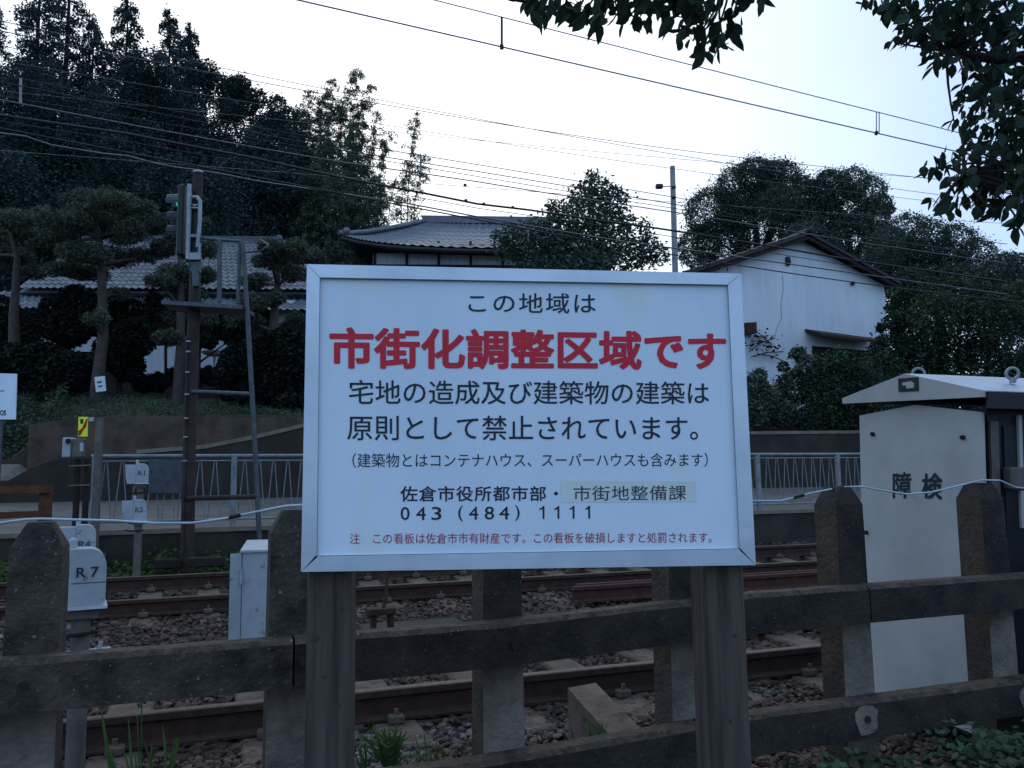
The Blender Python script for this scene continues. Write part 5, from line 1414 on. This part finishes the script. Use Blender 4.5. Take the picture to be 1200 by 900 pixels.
# tall grass clump at lower left
def blade(mb, p, tip, bend, w):
    n = 7; p, tip = Vector(p), Vector(tip); d = tip - p
    side = Vector((d.y, -d.x, 0)); side = (side.normalized() if side.length > 1e-4 else Vector((1, 0, 0)))
    side = (side * .5 + Vector((1, 0, 0)) * .8).normalized()
    vs = []
    for i in range(n + 1):
        f = i / n; c = p.lerp(tip, f) + Vector(bend) * sin(pi * f)
        ww = w * (1 - f) ** .6 * (.6 + .4 * min(1, f * 5)); vs += [c - side * ww, c + side * ww + Vector((0, .004, 0))]
    mb.add(vs, [(2 * i, 2 * i + 1, 2 * i + 3, 2 * i + 2) for i in range(n)], True)
gY2 = 2.95
g0 = P(165, 960, gY2)
gr = thing('grass_clump', 'tall green grass clump with a seed head behind the fence at lower left', 'grass', Vector((g0.x, g0.y, -1.36)))
mb = MB()
g0v = Vector((g0.x, g0.y, -1.36))
for (x1, y1, bx, bz, w) in ((118, 828, -.02, .02, .008), (150, 842, -.01, 0, .006), (200, 880, .06, .22, .011), (178, 868, .01, 0, .006), (132, 880, -.03, .03, .007), (158, 880, 0, 0, .005), (190, 850, .05, .05, .008), (145, 905, -.02, 0, .006)) + tuple((random.uniform(125, 205), random.uniform(862, 915), random.uniform(-.04, .05), random.uniform(0, .06), random.uniform(.003, .006)) for _ in range(14)):
    blade(mb, g0v + Vector((random.uniform(-.03, .03), random.uniform(-.03, .03), 0)), P(x1, y1, gY2 + random.uniform(-.06, .06)), (bx, 0, bz), w * 1.5)
mb.build('blades', m_grass, gr)
mb = MB()
for x1, y1 in ((166, 818), (161, 838)):
    mb.tube([g0v, P((165 + x1) / 2, (960 + y1) / 2, gY2), P(x1, y1, gY2)], .0022, 5)
mb.build('stem', m_grass, gr)
mb = MB()
c = P(168, 822, gY2)
for i in range(26):
    a = random.uniform(0, 2 * pi); mb.ball(c + Vector((cos(a) * .022 * random.random() - .005, sin(a) * .02, random.uniform(-.014, .014))), random.uniform(.003, .0055), 5, 4)
mb.build('seed_head', m_grass, gr)
# ferny weed and small tufts near the left sign post
fw = thing('fern_weed', 'bright green ferny weed on the ballast right of the left sign post', 'plant', P(458, 905, 3.3)); fb = Vector(fw.location); fb.z = fw.location.z
mb = MB()
for i in range(16):
    a = random.uniform(-1.25, 1.25); L = random.uniform(.10, .19)
    tip = fb + Vector((sin(a) * L, random.uniform(-.05, .05), cos(a) * L + .02)); blade(mb, fb + Vector((random.uniform(-.02, .02), 0, 0)), tip, (0, 0, .02), .009)
    for q in (.35, .55, .75):
        cc = fb.lerp(tip, q)
        for sg_ in (-1, 1): blade(mb, cc, cc + Vector((sg_ * .028 * cos(a) + .01 * sin(a), 0, .022)), (0, 0, .0), .006)
mb.build('fronds', m_grass, fw)
TUFT = [(498, 905, 3.2, 'short grass tuft beside the ferny weed'), (512, 898, 3.35, 'thin grass tuft left of the central fence post'), (425, 905, 3.2, 'small grass tuft at the foot of the left sign post'), (700, 858, 2.9, 'few grass blades on the concrete strut above the lower rail')]
for x, y, Y, lb in TUFT:
    p = P(x, y, Y); tf = thing('grass_tuft', lb, 'grass', p, 'small grass tufts by the track')
    mb = MB()
    for i in range(9):
        h = random.uniform(.06, .15) if x != 700 else random.uniform(.02, .05)
        blade(mb, p + Vector((random.uniform(-.025, .025), random.uniform(-.02, .02), -.03)), p + Vector((random.uniform(-.06, .06), random.uniform(-.03, .03), h)), (0, 0, .01), .0035)
    mb.build('blades', m_grass, tf)

# ------------------------------------------------------------------ overhead wires
def wire_path(px, Y0, Y1, sag=0.0, n=24):
    """px: pixel points along the wire, from distance Y0 at the first to Y1 at the last"""
    a, b = P(*px[0], Y0), P(*px[-1], Y1)
    out_ = []
    for i in range(n + 1):
        f = i / n; p = a.lerp(b, f); p.z -= sag * 4 * f * (1 - f); out_.append(p)
    return out_
cat_ = thing('catenary_line', 'near pair of overhead wires with two short hangers crossing the open sky', 'overhead line', P(700, 90, 8.5), 'overhead railway lines')
cw = wire_path([(-300, -150), (1400, 240)], 5.1, 13.0)
def through(px_a, px_b, Ya, Yb, ext=0.5):
    a, b = P(*px_a, Ya), P(*px_b, Yb); d = b - a
    return a - d * ext, b + d * ext * 1.6
a, b = through((345, -1), (1110, 175), 7.05, 10.4)
mb = MB(); mb.tube([a, b], .0085, 6); mb.build('contact_wire', m_catenary, cat_)
c, d_ = through((505, -1), (1110, 152), 7.6, 10.4)
mb = MB(); mb.tube([c, d_], .0065, 6); mb.build('messenger_wire', m_catenary, cat_)
def near_on(a, b, x):
    lo, hi = 0, 1
    Mi = CM.inverted()
    for _ in range(40):
        m_ = (lo + hi) / 2; q_ = Mi @ a.lerp(b, m_)
        if 600 + F * q_.x / -q_.z < x or q_.z > -.1: lo = m_
        else: hi = m_
    return a.lerp(b, lo)
for x in (588, 1027):
    p_, q_ = near_on(a, b, x), near_on(c, d_, x)
    mb = MB()
    if x < 600: mb.tube([p_, q_], .012, 6)
    else:
        mb.tube([p_, q_], .006, 5); mb.tube([p_ + Vector((.035, 0, 0)), q_ + Vector((.035, 0, 0))], .006, 5)
    mb.bevbox(p_, .04, .04, .05, .008); mb.build('hanger', m_wire, cat_)
W = [  # pixel start, pixel end, Y start, Y end, radius, sag, colour, label
    ((0, 36), (900, 188), 16, 26, .010, .25, 'b', 'faint high wire crossing the sky below the catenary pair'),
    ((-20, 20), (1130, 232), 18, 32, .010, .35, 'b', 'faint wire just under the uppermost faint wire'),
    ((280, 118), (1130, 240), 22, 33, .009, .2, 'b', 'hair thin wire above the roof of the tiled house in the sky'),
    ((420, 150), (1180, 214), 24, 33, .008, .15, 'b', 'hair thin wire passing above the right hand trees'),
    ((490, 195), (1180, 300), 20, 29, .010, .1, 'w', 'wire running behind the middle tree towards the utility pole'),
    ((500, 246), (1180, 352), 14, 21, .012, .15, 'w', 'lowest wire crossing the white storehouse gable'),
    ((500, 215), (1180, 262), 22, 31, .008, .05, 'b', 'thin service wire ending beyond the utility pole'),
]
colm = {'b': m_wirebright, 'w': m_wire, 'br': m_wirebright}
for a_, b_, Y0, Y1, r, sag, cm_, lb in W:
    p = wire_path([a_, b_], Y0, Y1, 0)
    ex = [p[0] - (p[-1] - p[0]) * .35] + p + [p[-1] + (p[-1] - p[0]) * .6]
    if sag:
        n = len(p)
        p = [Vector((q_.x, q_.y, q_.z - sag * 4 * (i / (n - 1)) * (1 - i / (n - 1)))) for i, q_ in enumerate(p)]
        ex = [p[0] - (p[2] - p[0]) * 6] + p + [p[-1] + (p[-1] - p[-3]) * 8]
    mb = MB(); mb.tube(ex, r * 1.05, 6, False)
    tag(mb.build('overhead_wire', colm[cm_], None), lb, 'wire', 'overhead wires across the wood')
# second catenary with hangers
c2 = thing('catenary_line', 'far overhead line with white hangers before the wood and the middle roof', 'overhead line', P(400, 180, 15), 'overhead railway lines')
def span(pl, Y0=12.0, Y1=21.0):
    return [P(x, y, Y0 + (Y1 - Y0) * x / 1180) for x, y in pl]
p_a = span([(-60, 106), (0, 117), (167, 149), (300, 173), (400, 190), (493, 203), (560, 213), (640, 226), (825, 254), (1000, 283), (1180, 309)])
p_m = span([(-60, 75), (0, 87), (200, 129), (300, 149), (400, 167), (493, 182), (664, 210), (825, 237), (1000, 262), (1180, 286)])
mb = MB(); mb.tube(p_a, .0125, 6); mb.build('contact_wire', m_wirebright, c2)
mb = MB(); mb.tube(p_m, .009, 6); mb.build('messenger_wire', m_wire, c2)
def poly_at(pl, x):
    Mi = CM.inverted()
    for p, q_ in zip(pl, pl[1:]):
        u, w = Mi @ p, Mi @ q_; x0, x1 = 600 + F * u.x / -u.z, 600 + F * w.x / -w.z
        if x0 <= x <= x1: return p.lerp(q_, (x - x0) / (x1 - x0))
for x in (22, 493, 825):
    mb = MB(); mb.tube([poly_at(p_a, x), poly_at(p_m, x)], .022, 6); mb.build('hanger', m_pole, c2)
for pl, r, m_, lb in (([(-40, 88), (0, 96), (200, 136), (400, 176), (560, 201), (664, 218), (800, 241), (1000, 276), (1180, 302)], .010, m_wire, 'plain wire between the far contact and messenger wires over the wood'),
                      ([(-40, 134), (0, 142), (133, 163), (267, 187), (400, 215), (560, 244), (730, 268), (1000, 312), (1180, 338)], .008, m_wire, 'thin wire hugging the underside of the thickest black cable')):
    mb = MB(); mb.tube(span(pl, 11.6, 20.6), r, 6, False)
    tag(mb.build('overhead_wire', m_, None), lb, 'wire', 'overhead wires across the wood')
# wavy lashed cable
mb = MB()
wv = [(-40, 152), (0, 156), (30, 160), (60, 170), (90, 175), (120, 180), (150, 183), (180, 191), (205, 196), (235, 200), (265, 205), (300, 212), (340, 218), (400, 227), (470, 237), (560, 254), (640, 268), (730, 283), (830, 296), (1000, 320), (1180, 345)]
mb.tube([P(x, y, 12 + 9 * (x + 40) / 1220) for x, y in wv], .015, 6, False)
tag(mb.build('overhead_cable', m_wirebright, None), 'wavy lashed cable passing just above the signal mast top', 'cable', 'overhead wires across the wood')
mb = MB()
tk = [(-40, 128), (0, 135), (150, 157), (300, 186), (400, 208), (500, 227), (560, 239), (620, 246), (700, 258), (760, 266), (820, 275), (900, 288), (1000, 305), (1180, 330)]
mb.tube([P(x, y, 11 + 9.5 * (x + 40) / 1220) for x, y in tk], .022, 6, False)
ck_ = mb.build('overhead_cable', m_wire, None); tag(ck_, 'thickest black overhead cable with small clips above the tiled roof', 'cable', 'overhead wires across the wood')
mb = MB()
for x, y in ((546, 236), (567, 240), (601, 244), (545, 218)):
    mb.bevbox(P(x, y - 1, 11 + 9.5 * (x + 40) / 1220), .06, .06, .05, .01)
mb.build('clip', m_wire, ck_)

# ------------------------------------------------------------------ overhanging branches of a near tree
NB = [(632, 6, 20), (655, 12, 18), (680, 8, 20), (700, 14, 18), (722, 10, 22), (742, 20, 16), (762, 8, 18), (790, 12, 22), (815, 20, 24), (838, 22, 22), (812, 48, 15), (835, 50, 15), (822, 62, 9), (855, 30, 16), (848, 52, 10), (868, 8, 14), (888, 2, 9), (620, 10, 8), (703, 30, 6), (678, 26, 6),
      (1020, 4, 14), (1035, 14, 12), (1055, 10, 22), (1078, 20, 22), (1095, 8, 30), (1110, 30, 26), (1130, 20, 34), (1165, 15, 36), (1190, 30, 40), (1060, 42, 12), (1048, 50, 9), (1085, 48, 18), (1100, 62, 18), (1095, 76, 10), (1130, 55, 22), (1150, 70, 24), (1180, 75, 28), (1128, 82, 12), (1160, 100, 24), (1195, 115, 34), (1140, 110, 16), (1125, 125, 8), (1118, 142, 7), (1150, 135, 22), (1175, 150, 30), (1130, 150, 10), (1140, 170, 16), (1165, 185, 30), (1195, 190, 36), (1115, 188, 13), (1098, 196, 11), (1085, 200, 7), (1130, 200, 18), (1145, 220, 22), (1120, 215, 12), (1170, 225, 28), (1100, 240, 10), (1108, 250, 9), (1125, 240, 14), (1195, 235, 26), (1150, 245, 10), (1165, 250, 8), (1188, 270, 5), (1197, 265, 6), (1230, 60, 50), (1240, 160, 60), (1250, 240, 40), (1215, 205, 26)]
NB += [(random.uniform(600, 1400), random.uniform(-190, -25), random.uniform(22, 44)) for _ in range(60)]
nt0 = P(1560, 560, 3.6); nt0.z = -1.5
near = thing('overhanging_tree', 'near tree whose drooping leafy branches hang in at the top right', 'tree', nt0)
LS = np.array([(0, 0, 0), (.18, .22, -.03), (.45, .30, -.05), (.72, .20, -.03), (1.0, 0, .04), (.72, -.20, -.03), (.45, -.30, -.05), (.18, -.22, -.03), (.45, 0, .03)])
LF = [(0, 1, 8), (1, 2, 8), (2, 3, 8), (3, 4, 8), (4, 5, 8), (5, 6, 8), (6, 7, 8), (7, 0, 8)]
LV, LFc = [], []
mbt = MB()
trunk_top = P(1500, -420, 3.7)
mid1 = P(1380, -60, 3.5)
mbt.tube([nt0, Vector((nt0.x - .03, nt0.y, 0)), Vector((nt0.x - .1, nt0.y, 1.0)), P(1480, 0, 3.6), P(1440, -300, 3.6), P(1400, -700, 3.6)], [.16, .14, .12, .10, .07, .04], 10)
hub1 = P(1440, -120, 3.6)
hubs = [(P(1300, -60, 3.4), P(1150, -20, 3.3), P(1000, -40, 3.2), P(860, -50, 3.1), P(720, -40, 3.0), P(620, -25, 3.0)),
        (P(1330, 20, 3.4), P(1240, 60, 3.3), P(1170, 70, 3.2), P(1110, 60, 3.1)), (P(1350, 120, 3.4), P(1260, 170, 3.2), P(1190, 190, 3.1), P(1130, 205, 3.0))]
for hb in hubs:
    mbt.tube([hub1] + list(hb), [.045] + [.035 * (1 - .8 * i / len(hb)) for i in range(len(hb))], 7)
allh = [p for hb in hubs for p in hb]
def leafv(pos, dirv, L):
    dirv = dirv.normalized()
    sd = Vector((random.gauss(0, 1), random.gauss(0, 1), random.gauss(0, .4))); sd = (sd - dirv * sd.dot(dirv)).normalized(); nn_ = dirv.cross(sd)
    b = len(LV); cv = random.uniform(-.12, .2)
    wf = random.uniform(.75, 1.05)
    for x, y, z in LS: LV.append(pos + dirv * x * L + sd * y * L * wf + nn_ * (z - cv * x * x) * L)
    for f in LF: LFc.append(tuple(b + i for i in f))
for x, y, r in NB:
    Yc = random.uniform(2.75, 3.35); c = P(x, y, Yc)
    h_ = min(allh, key=lambda p: (p - c).length)
    tw = limb(h_, c, .1, 4); mbt.tube(tw, [.007, .006, .005, .004, .003], 5)
    n = int(3 + (r / 6.0) ** 2 * (1.1 if x < 900 else 1.6 if x > 1120 else 1.35))
    for _ in range(n):
        a = random.uniform(0, 2 * pi); rr = sqrt(random.random()) * r
        p = P(x + cos(a) * rr, y + sin(a) * rr - 6, Yc + random.gauss(0, .13))
        dv = Vector((random.gauss(-.25, .5), random.gauss(0, .4), -abs(random.gauss(.75, .35))))
        leafv(p, dv, random.uniform(.055, .088) if x < 900 else random.uniform(.042, .074))
        if random.random() < .35: mbt.tube([c, p], .0016, 4, False)
mbt.build('trunk', m_barkd, near)
np_obj('crown', np.array([list(v) for v in LV]), np.array(LFc), m_cherry, near)
